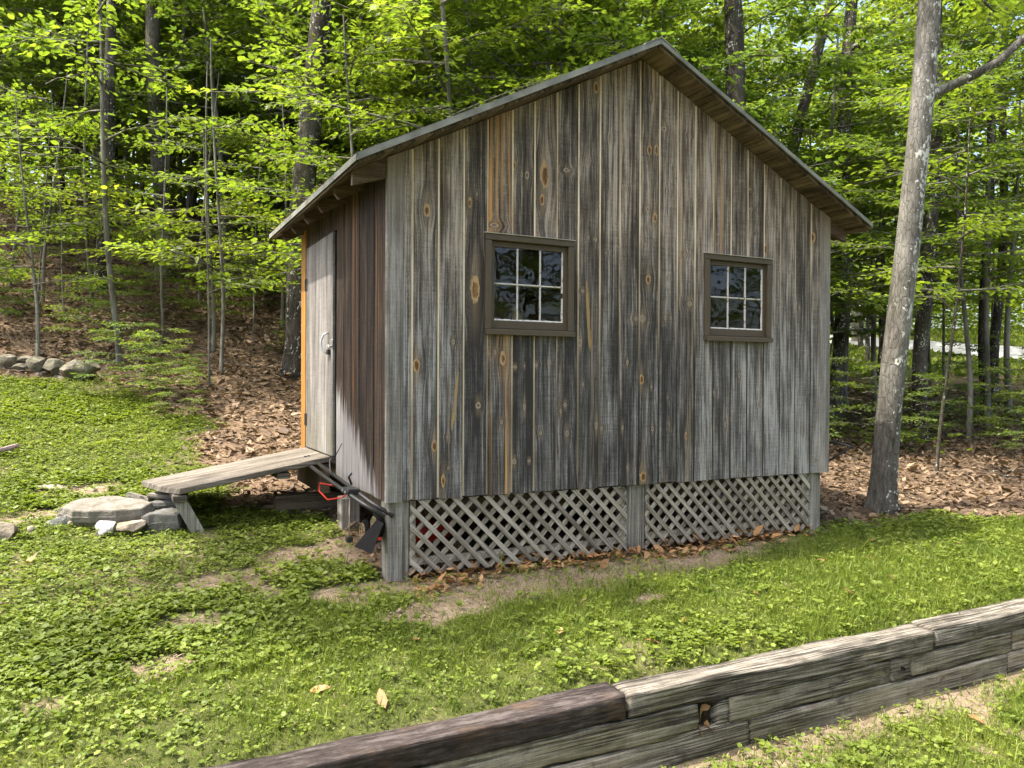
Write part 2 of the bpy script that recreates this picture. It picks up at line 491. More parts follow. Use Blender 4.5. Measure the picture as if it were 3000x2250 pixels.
# the road glimpsed through the trees
rc = np.array([(29.5, 60), (28.2, 40), (27.0, 26), (26.55, 19.6), (26.3, 15.4), (26.0, 11.5), (25.4, 4), (24, -8), (22, -30)])
pts = []
for i in range(len(rc) - 1):
    for k in range(8): pts.append(rc[i] + (rc[i + 1] - rc[i]) * k / 8)
pts = np.array(pts)
Vr = []; wdt = [-1.35, -.45, .45, 1.35]
for p in pts:
    for q in wdt: Vr.append((p[0] + q, p[1], float(H(p[0] + q, p[1])) + .05))
Fr = [(i * 4 + k, i * 4 + k + 1, i * 4 + k + 5, i * 4 + k + 4) for i in range(len(pts) - 1) for k in range(3)]
M_road = plain("pale_asphalt", (.30, .30, .315), .8, .2, 14.0, .1)
tag(ob("road", mesh("road", Vr, Fr, [M_road])), "pale paved lane seen through the trees", "road", kind="structure")

# ------------------------------------------------------------------ leaf placing
LEAF_V = np.array([(0, 0, 0), (.26, .25, .06), (.62, .25, .05), (1, 0, -.07), (.62, -.25, .05), (.26, -.25, .06)], float)
LEAF_F = np.array([(0, 3, 2, 1), (0, 5, 4, 3)])
ROUND_V = np.array([(0, 0, 0), (.22, .38, .05), (.66, .40, .06), (1, 0, -.03), (.66, -.40, .06), (.22, -.38, .05)], float)
CURL_V = np.array([(0, 0, .05), (.25, .22, .16), (.65, .24, .12), (1, .03, .14), (.66, -.2, .17), (.28, -.24, .10)], float)
BLADE_V = np.array([(0, .045, 0), (0, -.045, 0), (.5, -.035, .08), (.5, .035, .08), (1, 0, -.06), (1, .002, -.06)], float)
BLADE_F = np.array([(0, 1, 2, 3), (3, 2, 4, 5)])
def norm(a): return a / (np.linalg.norm(a, axis=-1, keepdims=True) + 1e-9)
def place(TV, TF, pos, ax, nr, sc, wid=None):
    e1 = norm(ax); e3 = nr - e1 * np.sum(nr * e1, -1, keepdims=True); e3 = norm(e3); e2 = np.cross(e3, e1)
    n = len(pos); k = len(TV)
    sc = np.asarray(sc, float)[:, None, None]
    w = 1.0 if wid is None else np.asarray(wid)[:, None, None]
    V = pos[:, None, :] + sc * (TV[None, :, 0:1] * e1[:, None, :] + w * TV[None, :, 1:2] * e2[:, None, :] + TV[None, :, 2:3] * e3[:, None, :])
    F = TF[None] + (np.arange(n) * k)[:, None, None]
    return V.reshape(-1, 3), F.reshape(-1, TF.shape[1])
def rdir(rng, n):
    a = rng.uniform(0, 2 * np.pi, n); return np.stack([np.cos(a), np.sin(a), np.zeros(n)], 1)

def scatter(rng, n, x0, x1, y0, y1, dens):
    x = rng.uniform(x0, x1, n); y = rng.uniform(y0, y1, n)
    k = rng.uniform(0, 1, n) < dens(x, y)
    return x[k], y[k]
def cam_dist(x, y): return np.hypot(x - CAM.x, y - CAM.y)
def in_view(x, y, m=.05):
    dx, dy = x - CAM.x, y - CAM.y
    f = dx * .4492 + dy * .8934; r = dx * .8934 - dy * .4492
    return (f > .8) & (np.abs(r / np.maximum(f, .1)) < .68 + m + .4 / np.maximum(f, .3))
def off_shed(x, y): return ~((x > -.03) & (x < 3.7) & (y > -.03) & (y < 2.5))

rng = np.random.default_rng(5)
def gfrac(x, y):
    n = vnoise(x, y, .9, 21) - .5
    return np.clip(np.maximum(sstep(-1.9, -.4, x + n * 1.4) * sstep(.35, -.35, y + n * .4), sstep(-.55, -1.0, y + n * .5) * .9) , 0.05, .95)
# broad-leaved weeds
def wd(x, y):
    l, d = masks(x, y)
    base = (1 - l) * (1 - d * .84) * (1 - gfrac(x, y) * .80) * in_view(x, y) * off_shed(x, y)
    base = base * (1 - .6 * (((x + 1.45) / .42) ** 2 + ((y - 1.40) / .20) ** 2 < 1))
    return base * np.clip(1.25 - cam_dist(x, y) * .045, .3, 1) * (.55 + .6 * vnoise(x, y, 1.3, 31)) * ((y > -1.5) | (y < -1.72))
cx, cyy = scatter(rng, 520000, -5.5, 8.5, -3.4, 7.0, wd)
nl = 4
px = np.repeat(cx, nl) + rng.normal(0, .012, len(cx) * nl); py = np.repeat(cyy, nl) + rng.normal(0, .012, len(cx) * nl)
n = len(px)
psz = np.repeat(rng.lognormal(math.log(.0160), .45, len(cx)), nl) * rng.uniform(.75, 1.2, n) * (1 + .5 * (vnoise(px, py, .8, 41) > .62))
psz = np.minimum(psz, .042) * np.clip(cam_dist(px, py) / 4.2, .55, 1)
hz = np.repeat(rng.uniform(.004, .035, len(cx)), nl) + rng.uniform(0, .014, n)
pz = H(px, py) + hz
d = rdir(rng, n); d[:, 2] = rng.uniform(-.1, .55, n)
nr = np.stack([rng.normal(0, .32, n), rng.normal(0, .32, n), np.ones(n)], 1)
V, F = place(ROUND_V, LEAF_F, np.stack([px, py, pz], 1), d, nr, psz, np.repeat(rng.uniform(.5, 1.05, len(cx)), nl))
o = ob("lawn_weeds", mesh("lawn_weeds", V, F, [M_weed]))
tag(o, "low broad-leaved green weeds covering the lawn", "weeds", kind="stuff")
# grass
def gd(x, y):
    l, d = masks(x, y)
    return (1 - l) * (1 - d * .9) * gfrac(x, y) * in_view(x, y) * off_shed(x, y) * np.clip(1.2 - cam_dist(x, y) * .05, .3, 1) * ((y > -1.545) | (y < -1.74)) * (.45 + .75 * vnoise(x, y, 2.4, 33))
cx, cyy = scatter(rng, 1300000, -4.5, 8.0, -3.4, 3.0, gd)
# sparse tufts in weeds too
n = len(cx)
d = rdir(rng, n) * rng.uniform(.15, .9, n)[:, None]; d[:, 2] = 1.0
gl = np.clip(cam_dist(cx, cyy) / 4.0, .6, 1.1) * rng.lognormal(math.log(.036), .33, n) * (.75 + .55 * vnoise(cx, cyy, 1.7, 35))
V, F = place(BLADE_V, BLADE_F, np.stack([cx, cyy, H(cx, cyy) - .003], 1), d, rdir(rng, n) + np.array([0, 0, .2]), gl, rng.uniform(.55, 1.1, n))
o = ob("lawn_grass", mesh("lawn_grass", V, F, [M_grass]))
tag(o, "short green grass of the lawn in front of the shed", "grass", kind="stuff")
# straw-coloured dead blades lying in the turf
M_thatch = leaf_mat("dead_thatch", (.16, .12, .06), (.26, .205, .11), (.36, .30, .18), .15, .7, 1.0)
def td(x, y):
    l, d = masks(x, y)
    return (1 - l) * in_view(x, y) * off_shed(x, y) * (.25 + .75 * sstep(.1, .6, d)) * ((y > -1.5) | (y < -1.74)) * np.clip(1.2 - cam_dist(x, y) * .06, .2, 1)
cx, cyy = scatter(rng, 60000, -5, 8, -3.2, 5.5, td)
n = len(cx); d = rdir(rng, n); d[:, 2] = rng.uniform(0, .35, n)
V, F = place(BLADE_V, BLADE_F, np.stack([cx, cyy, H(cx, cyy) + rng.uniform(.0, .02, n)], 1), d, np.stack([rng.normal(0, .4, n), rng.normal(0, .4, n), np.ones(n)], 1), rng.uniform(.02, .06, n), rng.uniform(.5, 1.2, n))
tag(ob("dead_thatch", mesh("dead_thatch", V, F, [M_thatch])), "straw coloured dead blades lying in the turf", "thatch", kind="stuff")
# crumbs of earth and grit on the bare patches
M_crumb = plain("earth_crumbs", (.25, .20, .145), .95, .45, 60.0, .3)
cx, cyy = scatter(rng, 60000, -4, 5, -2.6, 3.5, lambda x, y: (masks(x, y)[1] * .9) * in_view(x, y))
n = len(cx); OCT = np.array([(1, 0, 0), (-.8, .2, 0), (.1, 1, 0), (0, -1, .1), (.1, .1, .7), (0, 0, -.5)], float); OF = np.array([(0, 2, 4), (2, 1, 4), (1, 3, 4), (3, 0, 4), (2, 0, 5), (1, 2, 5), (3, 1, 5), (0, 3, 5)])
d = rdir(rng, n); d[:, 2] = rng.normal(0, .3, n)
V, F = place(OCT, OF, np.stack([cx, cyy, H(cx, cyy) + .004], 1), d, np.stack([rng.normal(0, .4, n), rng.normal(0, .4, n), np.ones(n)], 1), rng.lognormal(math.log(.0038), .55, n))
tag(ob("earth_crumbs", mesh("earth_crumbs", V, F, [M_crumb])), "crumbs and grit on the bare earth patches", "grit", kind="stuff")
# leaf litter
def ld(x, y):
    l, _ = masks(x, y)
    dd = cam_dist(x, y)
    return l * in_view(x, y, .03) * np.clip(1.35 - dd * .055, .2, 1)
cx, cyy = scatter(rng, 260000, -10, 18, -1.4, 18, ld)
k = ~((cx > .3) & (cx < 3.5) & (cyy > .4) & (cyy < 3.0)); cx, cyy = cx[k], cyy[k]
n = len(cx)
d = rdir(rng, n); d[:, 2] = rng.normal(0, .35, n)
nr = np.stack([rng.normal(0, .4, n), rng.normal(0, .4, n), np.ones(n)], 1)
sz = rng.lognormal(math.log(.062), .35, n) * (1 + .035 * np.maximum(cam_dist(cx, cyy) - 9, 0))
V, F = place(CURL_V, LEAF_F, np.stack([cx, cyy, H(cx, cyy) + rng.uniform(0, .03, n)], 1), d, nr, sz, rng.uniform(.35, 1.25, n))
o = ob("leaf_litter", mesh("leaf_litter", V, F, [M_dry]))
tag(o, "brown dead leaves covering the woodland floor", "leaf litter", kind="stuff")
# the drift of leaves blown against the lattice
def dd_(x, y):
    yd = np.interp(x, [.1, .5, 1.2, 1.7, 2.2, 3.5], [-.30, -.16, -.17, -.10, -.16, -.08])
    return sstep(yd - .04, yd + .05, y + (vnoise(x, y, 7, 51) - .5) * .18) * .95
cx, cyy = scatter(rng, 2600, .12, 3.5, -.4, .32, dd_)
n = len(cx)
d = rdir(rng, n); d[:, 2] = rng.normal(.1, .35, n)
nr = np.stack([rng.normal(0, .5, n), rng.normal(0, .5, n), np.ones(n)], 1)
pile = .045 * sstep(-.25, .05, cyy) * rng.uniform(0, 1, n)
V, F = place(CURL_V, LEAF_F, np.stack([cx, cyy, H(cx, cyy) + .006 + pile], 1), d, nr, rng.lognormal(math.log(.062), .32, n), rng.uniform(.35, 1.1, n))
o = ob("leaf_drift", mesh("leaf_drift", V, F, [M_dry_orange]))
tag(o, "orange brown dry leaves drifted against the lattice skirt", "leaves", kind="stuff")
# twigs among the litter
tw_v = []; tw_f = []; nb_ = 0
tx, ty = scatter(rng, 2600, -4, 12, -.2, 13, lambda x, y: ld(x, y) * .4)
for a_, b_ in zip(tx, ty):
    L_ = rng.uniform(.08, .45); an = rng.uniform(0, 6.28); q = np.array([0, .4, 1.0]) * L_
    xx_ = a_ + np.cos(an) * q + rng.normal(0, .01, 3); yy_ = b_ + np.sin(an) * q + rng.normal(0, .01, 3)
    v, f = tube_np(np.stack([xx_, yy_, H(xx_, yy_) + .03 + rng.uniform(0, .03, 3)], 1), np.array([.005, .004, .002]) * rng.uniform(.6, 1.8), 4)
    tw_v.append(v); tw_f.append(f + nb_); nb_ += len(v)
tag(ob("litter_twigs", mesh("litter_twigs", np.concatenate(tw_v), np.concatenate(tw_f), [M_bark_mid])), "thin dead twigs strewn over the leaf litter", "twigs", kind="stuff")
# single fallen leaves on the lawn
leaf_meshes = []
for s in range(4):
    r2 = np.random.default_rng(70 + s)
    tv = CURL_V + r2.normal(0, .04, CURL_V.shape); leaf_meshes.append(mesh("fallen_leaf", tv, LEAF_F, [M_dry_orange]))
spots = [(2.02, -.93), (1.35, -1.12), (2.95, -.55), (3.35, -.62), (3.75, -.35), (4.35, -.62), (2.6, -1.15), (3.1, -1.05), (.62, -1.02), (-.1, -.85), (-.62, -1.18), (-.45, -1.42),
         (4.9, -.25), (3.0, -.16), (4.15, -.12), (1.02, -1.3), (4.7, -.95), (-1.9, .9), (-2.2, -.4), (2.7, -1.95), (3.3, -1.98), (2.45, -2.05), (3.9, -2.0), (2.85, -2.2)]
for i, (a_, b_) in enumerate(spots):
    o = ob("fallen_leaf", leaf_meshes[i % 4], None, (a_, b_, float(H(a_, b_)) + .022), (rng.normal(0, .35), rng.normal(0, .35), rng.uniform(0, 6.28)), rng.uniform(.055, .10))
    if b_ > -1.6: tag(o, "single dry tan leaf lying on the green lawn", "leaf", "fallen leaves on the lawn")
    else: tag(o, "dry tan leaf on the ground below the timber wall", "leaf", "fallen leaves below the timber wall")

# ------------------------------------------------------------------ retaining wall of old timbers
def rough_box(x0, x1, y0, y1, z0, z1, nx, ny, nz, amp, rnd, seed):
    """box surface grid with worn edges and noise"""
    bm = bmesh.new()
    idx = {}
    def vert(i, j, k):
        key = (i, j, k)
        if key not in idx:
            p = Vector((x0 + (x1 - x0) * i / nx, y0 + (y1 - y0) * j / ny, z0 + (z1 - z0) * k / nz))
            c = Vector(((x0 + x1) / 2, (y0 + y1) / 2, (z0 + z1) / 2))
            hx, hy, hz = (x1 - x0) / 2, (y1 - y0) / 2, (z1 - z0) / 2
            q = p - c
            # rounding in the cross-section and at the ends
            iy, iz, ix = max(0, abs(q.y) - (hy - rnd)), max(0, abs(q.z) - (hz - rnd)), max(0, abs(q.x) - (hx - rnd))
            l = math.sqrt(ix * ix + iy * iy + iz * iz)
            if l > rnd:
                s = rnd / l
                q.x = math.copysign(hx - rnd + ix * s, q.x) if ix else q.x
                q.y = math.copysign(hy - rnd + iy * s, q.y) if iy else q.y
                q.z = math.copysign(hz - rnd + iz * s, q.z) if iz else q.z
            nv = mnoise.noise_vector(Vector((q.x * 3.1 + seed * 5.1, q.y * 14, q.z * 14))) * amp + mnoise.noise_vector(Vector((q.x * 14 + seed, q.y * 40, q.z * 40))) * amp * .5
            nv.x *= .8
            low = mnoise.noise(Vector((q.x * 1.2 + seed * 3.3, 0, seed))) * amp * 1.4
            idx[key] = bm.verts.new(c + q + nv + Vector((0, low * .6, low)))
        return idx[key]
    def quad(a, b, c_, d_): bm.faces.new([vert(*a), vert(*b), vert(*c_), vert(*d_)])
    for i in range(nx):
        for j in range(ny):
            quad((i, j, 0), (i, j + 1, 0), (i + 1, j + 1, 0), (i + 1, j, 0)); quad((i, j, nz), (i + 1, j, nz), (i + 1, j + 1, nz), (i, j + 1, nz))
        for k in range(nz):
            quad((i, 0, k), (i + 1, 0, k), (i + 1, 0, k + 1), (i, 0, k + 1)); quad((i, ny, k), (i, ny, k + 1), (i + 1, ny, k + 1), (i + 1, ny, k))
    for j in range(ny):
        for k in range(nz):
            quad((0, j, k), (0, j, k + 1), (0, j + 1, k + 1), (0, j + 1, k)); quad((nx, j, k), (nx, j + 1, k), (nx, j + 1, k + 1), (nx, j, k + 1))
    me = bpy.data.meshes.new("timber"); bm.to_mesh(me); bm.free()
    me.polygons.foreach_set("use_smooth", np.ones(len(me.polygons), dtype=bool))
    return me

def mossy(t, col, x, y, z):
    n = t.noise(t.vec(x * 3, y * 3, z * 6), 1.0, 3.0).step(.42, .68)
    up = t.nt.nodes.new('ShaderNodeNewGeometry'); m = t.nt.nodes.new('ShaderNodeSeparateXYZ'); t.nt.links.new(up.outputs['Normal'], m.inputs[0])
    side = 1.0 - S(t.nt, m.outputs[2]).step(.2, .7)
    col = t.mix(n * side * .42, col, (.115, .105, .045))
    bl = t.noise(t.vec(x * 9, y * 9, z * 14), 1.0, 5.0, .7)
    col = t.mix((bl.step(.5, .72) * .55).clamp(), col, t.mix(1.0, col, (.38, .36, .34), 'MULTIPLY'))
    col = t.mix((1.0 - bl.step(.30, .44)) * .4, col, (.34, .32, .28))
    st = t.noise(t.vec(x * 5 + 4, y * 5, z * 9), 1.0, 4.0, .65).step(.57, .68)
    return t.mix(st * side * .65, col, (.035, .027, .018))
TW = lambda x, y, z: (y + z * 1.3, x)
M_tim_grey = wood("timber_grey", TW, (.045, .040, .033), (.155, .138, .112), (.31, .285, .24), (.24, .195, .14), .15, 95, 4.5, 1.0, bump=.9, tint=mossy, cracks=.9)
M_tim_olive = wood("timber_olive", TW, (.07, .060, .046), (.185, .163, .126), (.34, .305, .245), (.27, .21, .13), .2, 85, 4.5, 5.0, bump=.9, tint=mossy, cracks=.8)
def burnt(t, col, x, y, z):
    n = t.noise(t.vec(x * 4, y * 9, z * 9), 1.0, 4.0, .65).step(.52, .72)
    col = t.mix(n * .4, col, (.11, .065, .032))
    return col
M_tim_dark = wood("timber_dark", TW, (.018, .014, .013), (.042, .033, .030), (.095, .080, .074), (.12, .06, .025), .15, 60, 14.0, 9.0, bump=1.0, tint=burnt, cracks=.5)
rw = ob("retaining_wall", None, None, (1.0, -1.6, -.5)); rw.empty_display_size = .2
tag(rw, "low retaining wall of stacked old timbers along the lawn edge", "retaining wall")
def timber(x0, x1, z0, z1, y0, y1, mat, seed, lab=None):
    L = x1 - x0
    me = rough_box(x0 - 1.0, x1 - 1.0, y0 + 1.6, y1 + 1.6, z0 + .5, z1 + .5, max(3, int(L / .03)), 8, 7, .0095, .007, seed)
    me.materials.append(mat)
    o = ob("timber", me, rw)
    if lab: o["label"] = lab
    return o
zA, zB, zC, zD, zE = -.150, -.252, -.380, -.520, -.64
timber(-3.2, .545, zB + .002, zA + .004, -1.688, -1.53, M_tim_dark, 1, "dark charred looking top timber with orange streaks")
timber(.562, 2.585, zB + .002, zA + .006, -1.69, -1.535, M_tim_grey, 2, "pale grey split top timber")
timber(2.597, 4.7, zB + .004, zA + .012, -1.685, -1.53, M_tim_grey, 3)
timber(4.71, 6.6, zB + .004, zA + .01, -1.685, -1.53, M_tim_grey, 13)
timber(-3.0, .95, zC + .002, zB - .002, -1.678, -1.53, M_tim_olive, 4)
timber(1.055, 1.122, zC + .002, zB - .002, -1.676, -1.45, M_tim_grey, 5, "sawn end of a buried tie timber")
timber(1.132, 2.23, zC + .002, zB - .003, -1.680, -1.53, M_tim_olive, 6)
timber(2.24, 2.395, zC + .006, zB - .003, -1.686, -1.45, M_tim_grey, 7, "pale end grain block with a rotted hole")
timber(2.41, 3.31, zC + .004, zB - .003, -1.678, -1.53, M_tim_olive, 8)
timber(3.32, 5.6, zC + .004, zB - .003, -1.678, -1.53, M_tim_olive, 18)
timber(-2.4, 1.25, zD, zC - .002, -1.682, -1.53, M_tim_olive, 9)
timber(1.26, 3.255, zD, zC - .002, -1.686, -1.53, M_tim_olive, 10)
timber(3.268, 5.4, zD, zC - .002, -1.68, -1.53, M_tim_olive, 11)
timber(-2.6, 5.6, zE, zD - .002, -1.675, -1.53, M_tim_olive, 12)
M_soil = plain("packed_soil", (.03, .022, .015), .95, .4, 40.0, .6)
b = MB(); b.cbox(.951 - 1, 1.054 - 1, -1.635 + 1.6, -1.56 + 1.6, zC + .5, zB + .5, .004); b.build("packed_soil", M_soil, rw)
for i, (a_, c_) in enumerate([(.99, -.29), (1.02, -.33), (.97, -.345), (1.03, -.275), (1.0, -.31), (.965, -.30), (1.035, -.35), (.98, -.36), (1.01, -.365)]):
    tag(ob("fallen_leaf", leaf_meshes[i % 4], None, (a_ - .02, -1.655 - .004 * (i % 3), c_), (1.2 + .2 * i, .3 * i, i * 1.1), .06), "dry leaf stuck in the gap of the timber wall", "leaf", "leaves stuck in the wall gap")
# rot hole in the end block
b = MB(); b.tube([(0, 0, 0), (.004, .03, .002)], [.013, .008], 7)
h_ = b.build("rot_hole", plain("rot_black", (.008, .007, .006), .95), rw); h_.location = (2.33 - 1, -1.690 + 1.6, -.315 + .5); h_.scale = (1.5, 1, .8); h_.rotation_euler = (0, .5, 0)
# ------------------------------------------------------------------ the shed
W, DEP, ZB = 3.66, 2.36, .49
RZ, SL = 3.516, .5034
def roof_top(x): return RZ - SL * abs(x - 1.83)
def roof_un(x): return roof_top(x) - .064

KN = [(0.249, 2.241, 0.0227, 0.0405), (0.531, 2.319, 0.0158, 0.0332), (0.579, 2.374, 0.0093, 0.01), (0.837, 2.59, 0.0172, 0.0342), (0.933, 2.537, 0.0154, 0.0276), (0.895, 2.537, 0.0077, 0.0189), (1.061, 2.557, 0.0351, 0.0871), (1.042, 2.39, 0.0175, 0.0365), (0.701, 2.194, 0.0331, 0.0118), (1.228, 2.604, 0.0297, 0.0124), (1.014, 2.157, 0.0156, 0.0104), (0.568, 1.784, 0.0322, 0.0853), (0.186, 1.303, 0.0214, 0.0416), (0.424, 1.45, 0.0109, 0.0133), (0.594, 1.056, 0.0182, 0.0216), (0.765, 1.356, 0.0205, 0.0458), (0.664, 1.384, 0.0122, 0.0127), (0.709, 1.391, 0.0102, 0.0127), (0.852, 1.3, 0.0145, 0.0092), (0.92, 1.307, 0.0073, 0.0084), (1.004, 1.313, 0.0126, 0.0084), (1.104, 1.333, 0.0106, 0.0132), (0.921, 1.043, 0.0104, 0.0241), (0.757, 0.949, 0.0092, 0.0128), (1.039, 0.872, 0.0116, 0.0131), (1.226, 1.053, 0.0128, 0.0134), (1.192, 1.011, 0.0085, 0.0152), (1.24, 0.862, 0.015, 0.021), (0.303, 0.813, 0.0197, 0.0351), (0.388, 0.863, 0.0089, 0.0106), (0.361, 0.599, 0.0138, 0.0388), (0.394, 0.673, 0.0079, 0.0106), (0.85, 0.693, 0.0155, 0.0157), (0.958, 0.693, 0.0125, 0.0093), (1.455, 3.189, 0.0222, 0.0414), (1.575, 2.86, 0.0112, 0.0136), (1.389, 2.691, 0.014, 0.0107), (1.66, 2.801, 0.0103, 0.0147), (1.56, 2.475, 0.0092, 0.0109), (1.71, 2.535, 0.0093, 0.011), (1.906, 3.191, 0.0094, 0.0206), (1.897, 2.826, 0.0199, 0.0374), (1.957, 2.835, 0.0179, 0.0376), (2.022, 2.994, 0.0201, 0.016), (2.123, 2.719, 0.0107, 0.0133), (2.047, 2.554, 0.0095, 0.0114), (1.883, 2.413, 0.0157, 0.0177), (1.949, 2.36, 0.0179, 0.0338), (1.835, 2.195, 0.0115, 0.0167), (2.247, 2.976, 0.0151, 0.0058), (2.169, 2.114, 0.015, 0.0134), (2.217, 2.12, 0.015, 0.0134), (2.559, 2.832, 0.0088, 0.0138), (1.456, 2.166, 0.0182, 0.0072), (1.398, 2.173, 0.01, 0.0108), (1.543, 2.081, 0.0071, 0.0082), (2.561, 2.168, 0.0077, 0.0099), (1.893, 1.924, 0.0208, 0.0323), (1.850, 1.648, 0.024, 0.0273), (1.788, 1.646, 0.0152, 0.0136), (1.747, 1.644, 0.0087, 0.0135), (1.841, 1.224, 0.0197, 0.0351), (1.357, 1.815, 0.0136, 0.0094), (1.338, 1.465, 0.0136, 0.0243), (2.039, 1.66, 0.0144, 0.0168), (2.09, 1.66, 0.0089, 0.0119), (2.266, 1.77, 0.026, 0.0161), (1.925, 1.173, 0.0088, 0.0118), (1.937, 0.878, 0.0099, 0.0167), (1.859, 0.544, 0.0274, 0.0352), (2.078, 0.906, 0.0111, 0.0169), (2.235, 0.817, 0.0102, 0.0302), (1.682, 0.891, 0.0086, 0.0173), (1.516, 0.89, 0.0117, 0.0123), (1.72, 1.344, 0.0119, 0.0126), (2.067, 1.095, 0.0089, 0.0109), (1.725, 0.614, 0.0076, 0.0106), (2.07, 1.947, 0.0089, 0.0109), (1.471, 0.91, 0.0127, 0.0284), (1.364, 1.189, 0.0094, 0.0112), (3.487, 2.355, 0.0291, 0.0423), (3.001, 2.459, 0.0061, 0.0094), (3.025, 2.406, 0.007, 0.011), (2.990, 2.222, 0.0123, 0.047), (3.345, 1.792, 0.0099, 0.0161), (3.237, 2.062, 0.0072, 0.0096), (2.828, 2.658, 0.0173, 0.0093), (2.83, 2.51, 0.0191, 0.0062), (2.831, 2.33, 0.0191, 0.0062), (2.735, 1.259, 0.0101, 0.02), (2.95, 1.04, 0.0137, 0.0122), (2.6, 0.892, 0.01, 0.0238), (2.660, 0.929, 0.0089, 0.0139), (3.383, 0.822, 0.0094, 0.021), (3.51, 0.585, 0.0214, 0.0085), (2.756, 0.542, 0.0112, 0.014), (2.490, 1.13, 0.0132, 0.0098)]
STREAK = [(.437, 1.087, .010, .19), (1.402, 1.65, .013, .25)]     # long ochre pitch streaks

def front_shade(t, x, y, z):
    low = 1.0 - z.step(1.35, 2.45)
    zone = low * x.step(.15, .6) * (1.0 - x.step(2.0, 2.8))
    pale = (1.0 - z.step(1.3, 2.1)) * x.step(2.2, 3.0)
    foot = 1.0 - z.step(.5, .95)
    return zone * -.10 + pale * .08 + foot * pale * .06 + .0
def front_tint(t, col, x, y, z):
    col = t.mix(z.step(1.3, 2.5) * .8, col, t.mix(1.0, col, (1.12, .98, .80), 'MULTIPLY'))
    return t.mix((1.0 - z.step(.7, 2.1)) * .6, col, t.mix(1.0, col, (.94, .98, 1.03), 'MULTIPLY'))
def streak_tint(t, col, x, y, z):
    col = front_tint(t, col, x, y, z)
    for (sx, sz, rx, rz) in STREAK:
        xx = x - (z - sz) * (.115 if sx < 1 else -.065) + (t.noise(t.vec(x * 40, 0, z * 9), 1.0, 3.0) - .5) * .02
        dx = (xx - sx) / rx; dz = (z - sz) / rz
        m = 1.0 - (dx * dx + dz * dz * dz * dz).step(.5, 1.1)
        col = t.mix(m * .85, col, t.mix(t.noise(t.vec(x * 150, 0, z * 4), 1.0, 3.0), (.18, .12, .05), (.50, .34, .13)))
    return col

GD, GM, GL = (.034, .031, .028), (.122, .112, .100), (.37, .35, .325)
shed = ob("workshop_shed", None); shed.empty_display_size = .3
tag(shed, "weathered board shed with gable roof standing on posts above lattice", "shed")

M_inner = plain("inner_boards", (.38, .27, .165), .9, .35, 8.0, .2)
M_cream = wood("fresh_edge", XZ, (.40, .29, .17), (.70, .55, .36), (.85, .72, .52), (.74, .52, .27), .2, 300, 2.0, 3.0, bump=.1,
               tint=lambda t, c, x, y, z: t.mix(((1.0 - z.step(.9, 2.3)) * (x * .55 + .05) + t.noise(t.vec(x * 30, 0, z * 1.3), 1.0, 3.0).step(.55, .7) * .5).clamp(), c, (.03, .027, .023)))
M_brown = plain("brown_trim_paint", (.082, .064, .041), .55, .12, 14.0, .08)
tmp = NT("chipped_white_paint"); x, y, z = tmp.xyz()
n_ = tmp.noise(tmp.vec(x, y, z), 28.0, 3.0, .6).step(.36, .42)
tmp.bsdf(tmp.mix(n_, (.24, .20, .155), (.54, .52, .47)), .6, tmp.bump(n_, .5, .004)); M_white = tmp.mat
M_flash = plain("white_flashing", (.70, .69, .68), .5, .1)
# glass
tmp = NT("window_glass")
fr = tmp.nt.nodes.new('ShaderNodeFresnel'); fr.inputs[0].default_value = 1.52
tr = tmp.nt.nodes.new('ShaderNodeBsdfTransparent'); tr.inputs[0].default_value = (.93, .95, .94, 1)
gl = tmp.nt.nodes.new('ShaderNodeBsdfGlossy'); gl.inputs['Roughness'].default_value = .015
x, y, z = tmp.xyz(); bmp = tmp.bump(tmp.noise(tmp.vec(x, y, z), 9.0, 1.0), .06, .02); tmp.nt.links.new(bmp.o, gl.inputs['Normal'])
mxs = tmp.nt.nodes.new('ShaderNodeMixShader')
fac = (S(tmp.nt, fr.outputs[0]) * 1.15 + .005).clamp()
tmp.nt.links.new(fac.o, mxs.inputs[0]); tmp.nt.links.new(tr.outputs[0], mxs.inputs[1]); tmp.nt.links.new(gl.outputs[0], mxs.inputs[2])
tmp.nt.links.new(mxs.outputs[0], tmp.out.inputs[0]); M_glass = tmp.mat

WIN = [(.632, 1.276, 1.503, 2.136), (2.386, 3.033, 1.509, 2.141)]
INS = .03
# gable wall: inner sheathing with openings
g = MB()
def gable_quad(g, x0, x1, z0, z1f, y0, y1):
    """piece from z0 up to a height (number or function)"""
    za = z1f(x0) if callable(z1f) else z1f; zb = z1f(x1) if callable(z1f) else z1f
    g.prism([(x0, z0), (x1, z0), (x1, zb), (x0, za)], 1, y0, y1)
top = lambda q: roof_un(q) - .004
xs = [.024, WIN[0][0] + INS, WIN[0][1] - INS, 1.83, WIN[1][0] + INS, WIN[1][1] - INS, W - .024]
for i in range(6):
    if i in (1, 4):
        w_ = WIN[0 if i == 1 else 1]
        gable_quad(g, xs[i], xs[i + 1], ZB + .004, w_[2] + INS, .026, .05); gable_quad(g, xs[i], xs[i + 1], w_[3] - INS, top, .026, .05)
    else:
        gable_quad(g, xs[i], xs[i + 1], ZB + .004, top, .026, .05)
gable = g.build("gable_wall", M_inner, shed)

